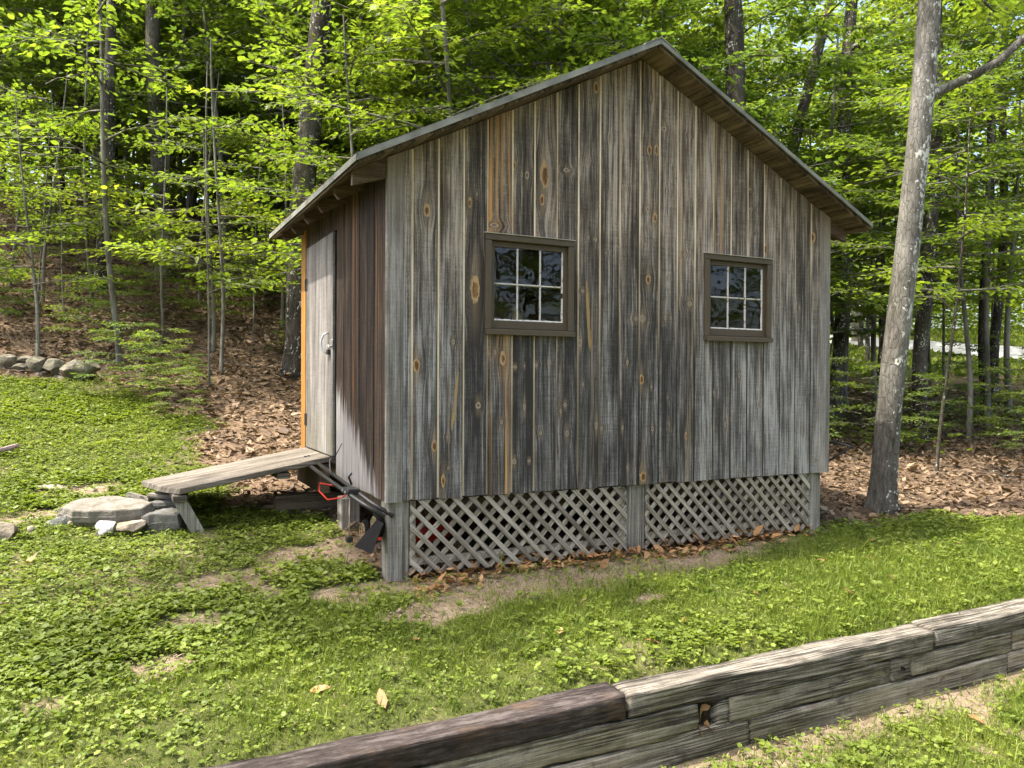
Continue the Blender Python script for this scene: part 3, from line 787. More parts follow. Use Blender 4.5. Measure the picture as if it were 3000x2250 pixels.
EDG = [0.100, 0.158, 0.327, 0.495, 0.656, 0.831, 0.992, 1.16, 1.324, 1.494, 1.657, 1.822, 1.99, 2.15, 2.311, 2.481, 2.649, 2.813, 2.978, 3.147, 3.305, 3.471, 3.567]
GAP = [0.0, .013, .012, .010, .007, .012, .012, .010, .012, .013, .012, .013, .012, .010, .012, .009, .011, .010, .009, .007, .006, .010, 0.0]
brng = random.Random(8)
def board_piece(m, u0, u1, z0, za, zb, f, b_, c=.004):
    """one board: u across, chamfered outer edges; za/zb tops at u0/u1; f front, b_ back depth"""
    um = [u0, u0, u0 + c, u1 - c, u1, u1]; dm = [b_, f + c, f, f, f + c, b_]
    V = []; 
    for k in range(6):
        V.append((um[k], dm[k], z0))
    for k in range(6):
        tt = (um[k] - u0) / (u1 - u0); V.append((um[k], dm[k], za + (zb - za) * tt))
    F = [tuple(range(6)), tuple(range(11, 5, -1))] + [(k, k + 6, (k + 1) % 6 + 6, (k + 1) % 6) for k in range(6)]
    m.add(V, F)
for i in range(len(EDG) - 1):
    x0, x1 = EDG[i] + GAP[i] * .5 + .0005, EDG[i + 1] - GAP[i + 1] * .5 - .0005
    kn = [k for k in KN if x0 - .004 < k[0] < x1 + .004]
    has_streak = any(x0 < s[0] < x1 for s in STREAK)
    orange = i == 4
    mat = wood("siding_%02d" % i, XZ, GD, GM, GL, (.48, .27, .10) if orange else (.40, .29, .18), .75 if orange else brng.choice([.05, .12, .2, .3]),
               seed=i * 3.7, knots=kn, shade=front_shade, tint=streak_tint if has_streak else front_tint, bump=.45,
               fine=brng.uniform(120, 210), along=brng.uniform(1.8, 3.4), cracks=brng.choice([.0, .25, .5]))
    zb0 = ZB + brng.uniform(-.004, .004)
    yf = brng.uniform(-.0015, .0025)
    hit = None
    for w_ in WIN:
        a0, a1 = w_[0] + INS, w_[1] - INS
        if x1 > a0 + .004 and x0 < a1 - .004: hit = w_; break
    tp = lambda q: roof_un(q) - .004
    if hit is None:
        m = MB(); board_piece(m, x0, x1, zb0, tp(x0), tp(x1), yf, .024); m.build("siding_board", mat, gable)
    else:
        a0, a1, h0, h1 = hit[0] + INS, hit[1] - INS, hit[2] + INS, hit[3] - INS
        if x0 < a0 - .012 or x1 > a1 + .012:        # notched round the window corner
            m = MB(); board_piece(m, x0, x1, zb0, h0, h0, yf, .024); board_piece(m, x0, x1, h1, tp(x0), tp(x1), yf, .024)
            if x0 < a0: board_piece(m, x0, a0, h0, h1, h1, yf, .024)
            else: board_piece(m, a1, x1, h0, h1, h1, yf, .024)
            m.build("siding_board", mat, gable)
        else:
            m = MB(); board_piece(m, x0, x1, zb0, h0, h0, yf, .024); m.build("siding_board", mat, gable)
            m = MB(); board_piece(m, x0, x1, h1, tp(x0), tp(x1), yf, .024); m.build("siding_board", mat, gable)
for i in range(1, len(EDG) - 1):
    x0 = EDG[i]; g_ = GAP[i]
    segs = [(ZB + .006, roof_un(x0) - .008)]
    for w_ in WIN:
        if w_[0] + INS < x0 < w_[1] - INS: segs = [(ZB + .006, w_[2] + INS), (w_[3] - INS, roof_un(x0) - .008)]
    for (a_, b_) in segs:
        m = MB(); m.box(x0 - g_ * .5 - .006, x0 + g_ * .5 + .006, .004, .0252, a_, b_); m2 = m
        m.V = [(v[0] if k not in () else v[0], v[1], v[2]) for k, v in enumerate(m.V)]
        # the strip is narrower than the gap so that it does not cut the boards
        m.V = [((x0 - g_ * .5 + .0002) if v[0] < x0 else (x0 + g_ * .5 - .0002), v[1], v[2]) for v in m.V]
        m.build("edge_strip", M_cream, gable)
# corner boards
M_corner = wood("corner_board", XZ, (.10, .095, .085), (.21, .195, .175), (.36, .34, .31), (.32, .25, .17), .1, 200, 2.2, 2.0, bump=.35,
                tint=lambda t, c, x, y, z: t.mix(z.step(1.7, 2.6) * .6, c, (.20, .155, .10)))
m = MB(); board_piece(m, -.004, .0995, ZB - .006, roof_un(0) - .004, roof_un(.0995) - .004, -.006, .024); m.build("corner_board", M_corner, gable)
m = MB(); board_piece(m, 3.5675, 3.68, ZB - .004, roof_un(3.5675) - .004, roof_un(3.68) - .004, -.006, .024); m.build("corner_board", M_corner, gable)

# windows
def window(w_, flip):
    x0, x1, z0, z1 = w_
    c = .042
    m = MB()
    m.cbox(x0, x0 + c, -.024, .004 - .006, z0 + .034, z1 - .040); m.cbox(x1 - c, x1, -.024, -.002, z0 + .034, z1 - .040)
    m.cbox(x0 - .002, x1 + .002, -.026, -.002, z1 - .0395, z1)
    wd_ = m.build("window", M_brown, shed)
    m = MB(); m.prism([(-.034, z1 + .001), (-.002, z1 + .006), (-.002, z1 + .009), (-.036, z1 + .004)], 0, x0 - .004, x1 + .004); m.build("drip_cap", M_flash, wd_)
    m = MB(); m.prism([(-.040, z0), (-.002, z0), (-.002, z0 + .034), (-.028, z0 + .034), (-.040, z0 + .028)], 0, x0 - .001, x1 + .001); m.build("sill", M_brown, wd_)
    # jamb lining
    j = MB(); i_ = INS + .001
    j.box(x0 + i_, x0 + i_ + .008, -.001, .075, z0 + i_, z1 - i_); j.box(x1 - i_ - .008, x1 - i_, -.001, .075, z0 + i_, z1 - i_)
    j.box(x0 + i_ + .0081, x1 - i_ - .0081, -.001, .075, z1 - i_ - .008, z1 - i_); j.box(x0 + i_ + .0081, x1 - i_ - .0081, -.001, .075, z0 + i_, z0 + i_ + .008)
    j.build("jamb", M_brown, wd_)
    sx0, sx1, sz0, sz1 = x0 + .040, x1 - .040, z0 + .040, z1 - .040
    st, tr_, br = .032, .036, .052
    gx0, gx1, gz0, gz1 = sx0 + st, sx1 - st, sz0 + br, sz1 - tr_
    s = MB(); s.cbox(sx0, gx0, .002, .036, sz0, sz1, .002); s.cbox(gx1, sx1, .002, .036, sz0, sz1, .002)
    s.cbox(gx0, gx1, .003, .035, gz1, sz1, .002); s.cbox(gx0, gx1, .003, .035, sz0, gz0, .002)
    s.build("sash", M_brown, wd_)
    mw = .012
    px_ = [gx0 + (gx1 - gx0) * k / 3 for k in range(4)]; zm = (gz0 + gz1) / 2
    for k in (1, 2):
        for (a_, b_) in ((gz0, zm - mw / 2), (zm + mw / 2, gz1)):
            m = MB(); m.prism([(px_[k] - mw / 2, .020), (px_[k] - mw / 2, .012), (px_[k] - .0022, .004), (px_[k] + .0022, .004), (px_[k] + mw / 2, .012), (px_[k] + mw / 2, .020)], 2, a_, b_)
            m.build("muntin", M_white, wd_)
    m = MB(); m.prism([(.020, zm - mw / 2), (.012, zm - mw / 2), (.004, zm - .0022), (.004, zm + .0022), (.012, zm + mw / 2), (.020, zm + mw / 2)], 0, gx0, gx1); m.build("muntin", M_white, wd_)
    # putty round the panes, chipped
    m = MB(); pr = random.Random(int(x0 * 100))
    for (a_, b_) in ((gx0, gx1),):
        q = a_
        while q < b_ - .01:
            e = min(b_, q + pr.uniform(.03, .09))
            if pr.random() > .08: m.prism([(.004, gz0), (.013, gz0), (.013, gz0 + pr.uniform(.007, .011))], 0, q, e)
            q = e + .001
    q = gz0
    while q < gz1 - .01:
        e = min(gz1, q + pr.uniform(.015, .06))
        if pr.random() > .12: m.prism([(gx1, .004), (gx1, .013), (gx1 - pr.uniform(.006, .010), .013)], 2, q, e)
        q = e + .002
    m.build("putty", M_white, wd_)
    for k in range(3):
        for (a_, b_) in ((gz0, zm), (zm, gz1)):
            e = .002
            me = mesh("pane", [(px_[k] + e, .014, a_ + e), (px_[k + 1] - e, .014, a_ + e), (px_[k + 1] - e, .014, b_ - e), (px_[k] + e, .014, b_ - e),
                               (px_[k] + e, .017, a_ + e), (px_[k + 1] - e, .017, a_ + e), (px_[k + 1] - e, .017, b_ - e), (px_[k] + e, .017, b_ - e)],
                      [(0, 1, 2, 3)], [M_glass])
            ob("pane", me, wd_)
    return wd_
window(WIN[0], 0); window(WIN[1], 1)

# side wall with the door
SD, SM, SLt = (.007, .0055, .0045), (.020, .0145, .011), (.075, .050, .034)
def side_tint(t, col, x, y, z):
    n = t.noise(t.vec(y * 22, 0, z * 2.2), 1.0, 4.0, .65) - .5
    wgt = 1.0 - (z - y * .62 + n * .75).step(.30, .52)  # lower grey: weathering, plus a sunlit patch painted in along the diagonal
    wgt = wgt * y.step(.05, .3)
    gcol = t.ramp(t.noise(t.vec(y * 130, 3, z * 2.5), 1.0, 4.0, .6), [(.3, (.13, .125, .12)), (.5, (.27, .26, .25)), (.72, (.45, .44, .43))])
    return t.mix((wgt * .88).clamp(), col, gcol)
sw = MB()
for (y0, y1, z0, z1) in ((.05, 1.20, ZB + .004, roof_un(0) - .02), (1.2, 2.12, 2.30, roof_un(0) - .02), (2.12, DEP - .026, ZB + .004, roof_un(0) - .02), (1.2, 2.12, ZB + .004, .63)):
    sw.box(.026, .05, y0, y1, z0, z1)
side = sw.build("door_wall", M_inner, shed)
def side_board(y0, y1, z0, z1, mat, name="siding_board", f=0.0, b_=.024, par=None, x_base=None):
    m = MB(); board_piece(m, y0, y1, z0, z1, z1, f, b_)
    if x_base is None: m.V = [(v[1], v[0], v[2]) for v in m.V]
    else: m.V = [(x_base - v[1], v[0], v[2]) for v in m.V]
    return m.build(name, mat, par or side)
ye = [.0255, .10, .265, .43, .60, .80, 1.0, 1.205]
for k in range(7):
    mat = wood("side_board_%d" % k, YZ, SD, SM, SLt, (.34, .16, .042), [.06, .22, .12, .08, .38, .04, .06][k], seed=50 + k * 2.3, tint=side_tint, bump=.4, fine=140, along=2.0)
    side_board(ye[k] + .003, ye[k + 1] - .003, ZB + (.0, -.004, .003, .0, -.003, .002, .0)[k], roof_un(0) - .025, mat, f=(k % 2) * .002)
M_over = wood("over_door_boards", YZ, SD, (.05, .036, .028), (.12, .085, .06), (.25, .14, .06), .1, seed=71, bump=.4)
for k in range(5):
    y0 = 1.208 + k * .181
    side_board(y0, y0 + .176, 2.302, roof_un(0) - .025, M_over)
M_strip2 = wood("side_edge_strip", YZ, (.28, .14, .05), (.5, .27, .10), (.66, .42, .2), (.6, .3, .1), .3, 200, 2, 4, bump=.1)
for k in range(1, 7):
    m = MB(); m.box(.005, .0252, ye[k] - .0028, ye[k] + .0028, ZB + .006, 2.3); m.build("edge_strip", M_strip2, side)
M_jamb = plain("dark_jamb", (.035, .026, .02), .85)
m = MB(); m.box(.0, .025, 2.108, 2.205, ZB, roof_un(0) - .03); m.build("door_jamb", M_jamb, side)
M_fresh = wood("fresh_pine", YZ, (.24, .115, .028), (.33, .165, .040), (.40, .22, .065), (.36, .18, .05), .2, 120, 1.5, 2.0, bump=.12, rough=.6)
side_board(2.21, 2.372, ZB + .06, roof_un(0) - .03, M_fresh, "corner_trim", f=-.012, b_=.024)
m = MB(); m.box(-.008, .0235, 1.2075, 2.1075, .60, .647); m.build("door_sill", M_jamb, side)
M_door = wood("door_plywood", YZ, (.08, .072, .064), (.165, .154, .142), (.28, .266, .248), (.20, .165, .11), .1, 95, 1.2, 6.0, bump=.5,
              tint=lambda t, c, x, y, z: t.mix(((1.0 - z.step(.7, 1.15)) * t.noise(t.vec(y * 9, 0, z * 2), 1.0, 3.0).step(.4, .65) * .55).clamp(), c, (.15, .15, .075)))
m = MB(); m.cbox(-.026, -.004, 1.214, 2.104, .652, 2.29, .003); door = m.build("door", M_door, shed)
M_steel = plain("galvanised_steel", (.52, .53, .55), .38, .15, 60.0, .05, .9, .5)
M_iron = plain("dark_iron", (.05, .047, .045), .55, .2, 40.0, .1, .6)
hp = [(-.028, 1.33, 1.56), (-.06, 1.345, 1.545), (-.075, 1.355, 1.50), (-.075, 1.35, 1.45), (-.06, 1.335, 1.415), (-.028, 1.32, 1.405)]
MB().tube(hp, .007, 8).build("handle", M_steel, door, True)
m = MB(); m.cbox(-.034, -.0265, 1.19, 1.275, 1.455, 1.505, .002); m.build("hasp", M_steel, door)
m = MB(); m.cbox(-.052, -.028, 1.262, 1.302, 1.395, 1.435, .004); pl = m.build("padlock", M_iron, door)
arc = [(-.040, 1.272 + .020 * (1 - math.cos(a)) / 2 * 1.0, 1.435 + .030 * math.sin(a)) for a in np.linspace(0, math.pi, 9)]
MB().tube(arc, .0035, 6).build("shackle", M_steel, door, True)
for zc in (1.99, .88):
    m = MB(); m.cbox(-.031, -.0265, 2.06, 2.1, zc - .05, zc + .05, .001); m.cbox(-.038, -.027, 2.101, 2.111, zc - .05, zc + .05, .002); m.build("hinge", M_iron, door)

# the walls out of sight
M_back = wood("rear_siding", XZ, GD, GM, GL, (.40, .29, .18), .15, seed=90, bump=.4)
M_right = wood("right_siding", YZ, GD, GM, GL, (.40, .29, .18), .15, seed=95, bump=.4)
m = MB(); gable_quad(m, .024, 1.83, ZB + .004, top, DEP - .05, DEP - .026); gable_quad(m, 1.83, W - .024, ZB + .004, top, DEP - .05, DEP - .026); back = m.build("rear_wall", M_inner, shed)
for k in range(12):
    x0, x1 = .003 + k * .3045, .003 + (k + 1) * .3045 - .005
    m = MB(); board_piece(m, x0, x1, ZB, tp(x0), tp(x1), -DEP, -DEP + .024); m.V = [(v[0], -v[1], v[2]) for v in m.V]; m.build("siding_board", M_back, back)
m = MB(); m.box(W - .05, W - .026, .052, DEP - .052, ZB + .004, roof_un(W) - .02); rwall = m.build("right_wall", M_inner, shed)
for k in range(12):
    y0 = .026 + k * .1925
    side_board(y0, y0 + .188, ZB, roof_un(W) - .02, M_right, par=rwall, x_base=W)
# floor and underframe
M_frame = wood("frame_lumber", YX, (.045, .033, .022), (.095, .070, .048), (.17, .13, .09), (.2, .13, .07), .1, bump=.3)
m = MB(); m.box(.052, W - .052, .052, DEP - .052, .49, .515); floor_ = m.build("shed_floor", M_frame, shed)
for k in range(7):
    m = MB(); xx = .1 + k * .56; m.box(xx, xx + .04, .21, DEP - .22, .36, .4885); m.build("joist", M_frame, floor_)
for (a_, b_) in ((.168, .208), (DEP - .218, DEP - .178)):
    m = MB(); m.box(.03, W - .03, a_, b_, .345, .4885); m.build("rim_joist", M_frame, floor_)
# posts
M_post = wood("post_wood", lambda x, y, z: (x + y * .8, z), (.11, .10, .085), (.215, .20, .17), (.37, .35, .305), (.30, .25, .16), .08, 90, 1.6, 15.0, bump=.4, cracks=.5)
for (x0, x1) in ((.017, .153), (1.738, 1.895), (3.487, 3.623)):
    for y0 in (.027, 1.1, DEP - .17):
        zb = min(float(H(a_, b_)) for a_ in (x0, x1) for b_ in (y0, y0 + .135)) - .06
        m = MB(); m.cbox(x0, x1, y0, y0 + .135, zb, (.4885 if y0 < .1 else .344 if y0 > 2 else .359), .006); m.build("post", M_post, shed)

# lattice skirt
def clip(poly, x0, x1, z0, z1):
    def half(P, f, inter):
        out = []
        for i in range(len(P)):
            a, b_ = P[i], P[(i + 1) % len(P)]
            fa, fb = f(a), f(b_)
            if fa >= 0: out.append(a)
            if (fa >= 0) != (fb >= 0):
                s = fa / (fa - fb); out.append((a[0] + (b_[0] - a[0]) * s, a[1] + (b_[1] - a[1]) * s))
        return out
    for f in (lambda p: p[0] - x0, lambda p: x1 - p[0], lambda p: p[1] - z0, lambda p: z1 - p[1]):
        poly = half(poly, f, None)
        if len(poly) < 3: return []
    return poly
def lat_mat(name, sgn, seed):
    return wood(name, lambda x, y, z: (x * .707 + z * .707 * sgn, x * .707 - z * .707 * sgn), (.13, .112, .088), (.255, .225, .178), (.42, .385, .32), (.33, .27, .17), .1, 150, 3.0, seed, bump=.4)
M_lat1, M_lat2 = lat_mat("lattice_front", 1, 21.0), lat_mat("lattice_rear", -1, 23.0)
def lattice(x0, x1, z0, z1, lab):
    r = MB(); r.box(x0 + .002, x1 - .002, .0335, .052, z0 + .055, z0 + .10); r.box(x1 - .045, x1 - .003, .0335, .052, z0 + .101, z1 - .006); r.box(x0 + .003, x0 + .04, .0335, .052, z0 + .101, z1 - .006)
    p = r.build("lattice_panel", M_lat1, shed); p["label"] = lab
    lr = random.Random(int(x0 * 77)); hw = .0205; sp = .108
    c = x0 + z0 - .02
    while c < x1 + z1:
        cc_ = c + lr.uniform(-.004, .004); z9, z8 = z1 + .1, z0 - .1
        q = clip([(cc_ - hw - z8, z8), (cc_ + hw - z8, z8), (cc_ + hw - z9, z9), (cc_ - hw - z9, z9)], x0, x1, z0 + lr.uniform(-.006, .006), z1)
        if len(q) >= 3: m = MB(); m.prism(q, 1, .0105, .0205); m.build("slat", M_lat1, p)
        c += sp
    c = z0 - x1 - .03
    while c < z1 - x0:
        cc_ = c + lr.uniform(-.004, .004)
        q = clip([(z8 - cc_ - hw, z8), (z8 - cc_ + hw, z8), (z9 - cc_ + hw, z9), (z9 - cc_ - hw, z9)], x0, x1, z0 + lr.uniform(-.006, .006), z1)
        if len(q) >= 3: m = MB(); m.prism(q, 1, .0215, .0315); m.build("slat", M_lat2, p)
        c += sp
lattice(.155, 1.735, .033, .484, "lattice panel by the door corner")
lattice(1.898, 3.484, .042, .484, "lattice panel towards the grey tree")

# roof
M_deck = wood("roof_deck", XY, (.04, .03, .02), (.105, .08, .052), (.20, .155, .10), (.24, .15, .07), .15, 60, 2.0, 31.0, bump=.5)
M_shingle = plain("asphalt_shingle", (.085, .08, .07), .95, .4, 120.0, .6)
M_drip = plain("weathered_drip_edge", (.19, .195, .16), .6, .55, 6.0, .2, .1)
OV, EV = .194, .238
rf = MB(); rf.prism([(1.83, RZ - .010), (1.88, RZ - .030), (1.83, RZ - .048), (1.78, RZ - .030)], 1, .06, 2.3); roof = rf.build("roof", M_frame, shed)
def slope_piece(m, side_, a0, a1, d0, d1, y0, y1):
    """a: horizontal distance from ridge; d: depth below the roof top plane"""
    sx = -1 if side_ == 0 else 1
    pts = [(1.83 + sx * a0, RZ - SL * a0 - d0), (1.83 + sx * a1, RZ - SL * a1 - d0), (1.83 + sx * a1, RZ - SL * a1 - d1), (1.83 + sx * a0, RZ - SL * a0 - d1)]
    m.prism(pts, 1, y0, y1); return m
AE = 1.83 + EV
for s_ in (0, 1):
    nb = 9; bw = AE / nb; rr = random.Random(3 + s_)
    for k in range(nb):
        a0, a1 = k * bw + (.004 if k else .002), (k + 1) * bw - .003
        slope_piece(MB(), s_, a0, a1, .040, .062 + rr.uniform(-.001, .001), -OV + rr.uniform(0, .004), 2.55 + rr.uniform(-.006, .0)).build("roof_board", M_deck, roof)
    nc = 16; cw = AE / nc
    for k in range(nc):
        a0, a1 = max(0, k * cw - .02), (k + 1) * cw + .008
        sx = -1 if s_ == 0 else 1
        m = MB(); m.prism([(1.83 + sx * a0, RZ - SL * a0 - .030), (1.83 + sx * a1, RZ - SL * a1 - .012), (1.83 + sx * a1, RZ - SL * a1 - .020), (1.83 + sx * a0, RZ - SL * a0 - .038)], 1, -OV - .012, 2.562)
        m.build("shingle_course", M_shingle, roof)
    # metal drip edge along the rake and the eave
    m = slope_piece(MB(), s_, .001, AE + .004, .006, .042, -OV - .020, -OV - .014); slope_piece(m, s_, .001, AE + .004, .000, .004, -OV - .0138, -OV + .03)
    slope_piece(m, s_, .001, AE + .003, .038, .043, -OV - .028, -OV - .0202)
    m.build("rake_edge", M_drip, roof)
    sx = -1 if s_ == 0 else 1
    m = slope_piece(MB(), s_, AE + .0045, AE + .011, .004, .042, -OV - .018, 2.56); m.build("eave_edge", M_drip, roof)
    for y0 in (.0555, .50, .95, 1.40, 1.85, 2.262):
        m = MB(); a_in, a_out = .03, AE - .05
        pts = [(1.83 + sx * a_in, RZ - SL * a_in - .0635), (1.83 + sx * a_out, RZ - SL * a_out - .0635), (1.83 + sx * a_out, RZ - SL * a_out - .10), (1.83 + sx * (a_out - .03), RZ - SL * (a_out - .03) - .148), (1.83 + sx * a_in, RZ - SL * a_in - .148)]
        m.prism(pts, 1, y0, y0 + .038); m.build("rafter", M_frame, roof)
    # end rafter tail outside the gable
    a_in = 1.83 + .006; a_out = AE - .03
    m = MB(); pts = [(1.83 + sx * a_in, RZ - SL * a_in - .0635), (1.83 + sx * a_out, RZ - SL * a_out - .0635), (1.83 + sx * a_out, RZ - SL * a_out - .145), (1.83 + sx * a_in, RZ - SL * a_in - .185)]
    m.prism(pts, 1, .004, .040); m.build("rafter_tail", M_frame, roof)
m = MB(); m.prism([(1.70, RZ - SL * .13 + .004), (1.83, RZ + .006), (1.96, RZ - SL * .13 + .004), (1.96, RZ - SL * .13 - .004), (1.83, RZ - .003), (1.70, RZ - SL * .13 - .004)], 1, -OV - .024, 2.566); m.build("ridge_cap", M_drip, roof)
# twigs and leaf scraps caught along the eave
r3 = np.random.default_rng(4); n = 260
pp = np.stack([np.full(n, 1.83 - AE) + r3.uniform(-.004, .06, n), r3.uniform(-.15, 2.5, n), np.zeros(n)], 1); pp[:, 2] = RZ - SL * (1.83 - pp[:, 0]) + r3.uniform(-.008, .008, n)
d = rdir(r3, n); d[:, 2] = r3.normal(0, .3, n)
V, F = place(CURL_V, LEAF_F, pp, d, np.stack([r3.normal(0, .5, n), r3.normal(0, .5, n), np.ones(n)], 1), r3.uniform(.02, .045, n), r3.uniform(.3, .8, n))
tag(ob("roof_leaf_debris", mesh("roof_leaf_debris", V, F, [M_dry])), "dry leaf scraps caught on the roof edge above the door", "leaf debris", kind="stuff")

# things inside, seen through the panes
M_blue = plain("faded_blue_paint", (.10, .22, .30), .6, .2, 9.0, .1)
M_pine = wood("indoor_pine", YZ, (.35, .22, .10), (.50, .33, .16), (.62, .44, .24), (.55, .33, .13), .2, 90, 1.5, 8.0, bump=.2)
M_wht = plain("white_laminate", (.66, .66, .64), .4, .08)
m = MB(); m.cbox(.66, .735, .16, .18, .515, 2.35, .003); tag(m.build("blue_plank", M_blue), "faded blue plank upright behind the window nearest the door", "plank")
m = MB(); m.prism([(.84, 1.50), (1.03, 1.50), (.905, 1.70)], 1, .10, .13); tag(m.build("wooden_wedge", M_pine), "pointed pine offcut standing inside on the window ledge", "offcut")
m = MB(); m.cbox(.60, 1.45, .075, .20, 1.46, 1.485, .003); tag(m.build("inner_ledge", M_frame), "narrow board ledge inside below the window nearest the door", "ledge")
m = MB(); m.cbox(.95, 2.2, 1.3, 1.34, 1.98, 2.03, .004); sh = m.build("shelf", M_wht, None); m = MB(); m.cbox(.95, .98, 1.345, 2.27, 1.98, 2.0, .002); m.build("shelf_bracket", M_wht, sh)
m = MB(); m.cbox(2.17, 2.2, 1.345, 2.27, 1.98, 2.0, .002); m.build("shelf_bracket", M_wht, sh)
tag(sh, "white edged shelf hanging inside the shed", "shelf")
wb = ob("workbench", None, None, (1.7, .9, .515)); tag(wb, "white topped workbench inside the shed behind the window nearest the door", "workbench")
m = MB(); m.cbox(-.55, .75, -.3, .3, .93, .97, .004); m.build("bench_top", M_wht, wb)
for a_ in (-.5, .7):
    for b_ in (-.26, .26):
        m = MB(); m.cbox(a_ - .03, a_ + .03, b_ - .03, b_ + .03, 0, .9295, .003); m.build("leg", M_wht, wb)
m = MB(); m.cbox(1.62, 1.86, 1.95, 1.975, .515, 1.86, .004); tag(m.build("cupboard_board", M_pine), "orange pine board leaning against the shed's inner wall", "board")
# ------------------------------------------------------------------ ramp to the door
M_ramp = wood("ramp_plank", YX, (.05, .042, .033), (.115, .100, .080), (.22, .198, .165), (.19, .14, .09), .15, 120, 1.6, 12.0, bump=.5, cracks=.5)
ramp = ob("door_ramp", None, None, (-.6, 1.68, .2)); tag(ramp, "grey plank ramp sloping up to the shed door", "ramp")
def rz(x): return .652 + (x + .03) * .1755
for (y0, y1, xe) in ((1.245, 1.53, -1.10), (1.536, 1.82, -1.19), (1.826, 2.11, -1.26)):
    e0, e1 = -1.085 - (y0 - 1.245) * .2, -1.085 - (y1 - 1.245) * .2
    if y0 < 1.3: e0 += .035
    m = MB(); m.cbox(0, 1, y0 - 1.68, y1 - 1.68, -.04, 0, .004)
    def bend(v):
        q = min(1, max(0, v[0])); yy_ = (v[1] + 1.68 - y0) / (y1 - y0); e_ = e0 + (e1 - e0) * yy_ - (.004 if v[0] < .003 and v[2] < -.01 else 0)
        X = e_ + (-.032 - e_) * q
        return (X + .6, v[1], rz(X) + v[2] - .2 + (.002 * math.sin(y0 * 40)))
    m.V = [bend(v) for v in m.V]; m.build("plank", M_ramp, ramp)
for xc, ln in ((-1.045, .02), (-.36, .0)):
    m = MB(); m.cbox(xc - .045 + .6, xc + .045 + .6, 1.262 - 1.68 - ln, 2.09 - 1.68, rz(xc) - .095 - .2, rz(xc - .05) - .042 - .2, .003); m.build("cleat", M_ramp, ramp)
for yb in (1.30, 2.02):
    g0 = float(H(-.9, yb)) - .04
    m = MB(); a_ = (-1.04, rz(-1.04) - .096); b_ = (-.905, g0)
    m.prism([(a_[0] - .045 + .6, a_[1] - .2), (a_[0] + .045 + .6, a_[1] - .2), (b_[0] + .045 + .6, b_[1] - .2), (b_[0] - .045 + .6, b_[1] - .2)], 1, yb - .04 - 1.68, yb + .04 - 1.68); m.build("leg", M_post, ramp)
m = MB(); m.cbox(-.10 + .6, -.03 + .6, 1.262 - 1.68, 2.09 - 1.68, .38 - .2, rz(-.12) - .043 - .2, .003); m.build("ledger", M_frame, ramp)
m = MB(); m.cbox(-.62, .35, -.05, .05, -.06, .07, .006); bl = m.build("old_beam", M_frame); bl.location = (.25, 1.62, float(H(0, 1.62)) + .05); bl.rotation_euler = (0, 0, .05)
tag(bl, "dark old beam lying in the shade under the ramp's upper end", "beam")

# ------------------------------------------------------------------ rocks
def rock_mesh(seed, sx, sy, sz, cuts=14, flat=.75, rough=.05):
    bm = bmesh.new(); bmesh.ops.create_icosphere(bm, subdivisions=4, radius=1.0)
    rr = random.Random(seed)
    pl = []
    for k in range(cuts):
        n_ = Vector((rr.gauss(0, 1), rr.gauss(0, 1), rr.gauss(0, 1))).normalized(); pl.append((n_, rr.uniform(flat - .12, flat + .14)))
    for v in bm.verts:
        p = v.co.copy()
        for n_, d_ in pl:
            e = p.dot(n_) - d_
            if e > 0: p -= n_ * e
        p += p.normalized() * (mnoise.noise(p * 2.2 + Vector((seed, 0, 0))) * rough + mnoise.noise(p * 7 + Vector((0, seed, 0))) * rough * .4)
        v.co = Vector((p.x * sx, p.y * sy, p.z * sz))
    me = bpy.data.meshes.new("rock"); bm.to_mesh(me); bm.free()
    return me
def slab_mesh(seed, pts, th, rough=.006):
    """flat split stone from an outline in the local XY plane: stepped layers, broken edges"""
    rr = random.Random(seed)
    n0 = len(pts); out = []
    for i in range(n0):                                  # break the outline up
        p, q = pts[i], pts[(i + 1) % n0]
        for k in range(5):
            s_ = k / 5; j = rr.uniform(-1, 1) * .007 if k else 0
            out.append((p[0] + (q[0] - p[0]) * s_ + j, p[1] + (q[1] - p[1]) * s_ + rr.uniform(-1, 1) * .007))
    n = len(out); cen = (sum(p[0] for p in out) / n, sum(p[1] for p in out) / n)
    lev = [(0, .90), (.22, .985), (.55, 1.0), (.60, .985), (.93, .965), (1.0, .935)]
    V = []; F = []
    for li, (zf, sc) in enumerate(lev):
        for i, p in enumerate(out):
            jit = 1 + .03 * mnoise.noise(Vector((i * .7, zf * 4, seed * 3.1)))
            z = zf * th * (1 + .18 * mnoise.noise(Vector((p[0] * 6, p[1] * 6, seed))))
            V.append((cen[0] + (p[0] - cen[0]) * sc * jit, cen[1] + (p[1] - cen[1]) * sc * jit, z))
    L = len(lev)
    for li in range(L - 1):
        for i in range(n): F.append((li * n + i, li * n + (i + 1) % n, (li + 1) * n + (i + 1) % n, (li + 1) * n + i))
    base = (L - 1) * n
    for k, f_ in enumerate((.72, .42)):                  # top rings
        b0 = len(V)
        for i, p in enumerate(out):
            x_, y_ = cen[0] + (p[0] - cen[0]) * f_, cen[1] + (p[1] - cen[1]) * f_
            V.append((x_, y_, th * (1.01 + .01 * k) + rough * 1.6 * mnoise.noise(Vector((x_ * 14, y_ * 14, seed)))))
        for i in range(n): F.append((base + i, base + (i + 1) % n, b0 + (i + 1) % n, b0 + i))
        base = b0
    V.append((cen[0], cen[1], th * 1.03)); c = len(V) - 1
    F += [(base + i, base + (i + 1) % n, c) for i in range(n)]
    F.append(tuple(range(n - 1, -1, -1)))
    me = bpy.data.meshes.new("slab"); me.from_pydata(V, [], F); me.update(); return me
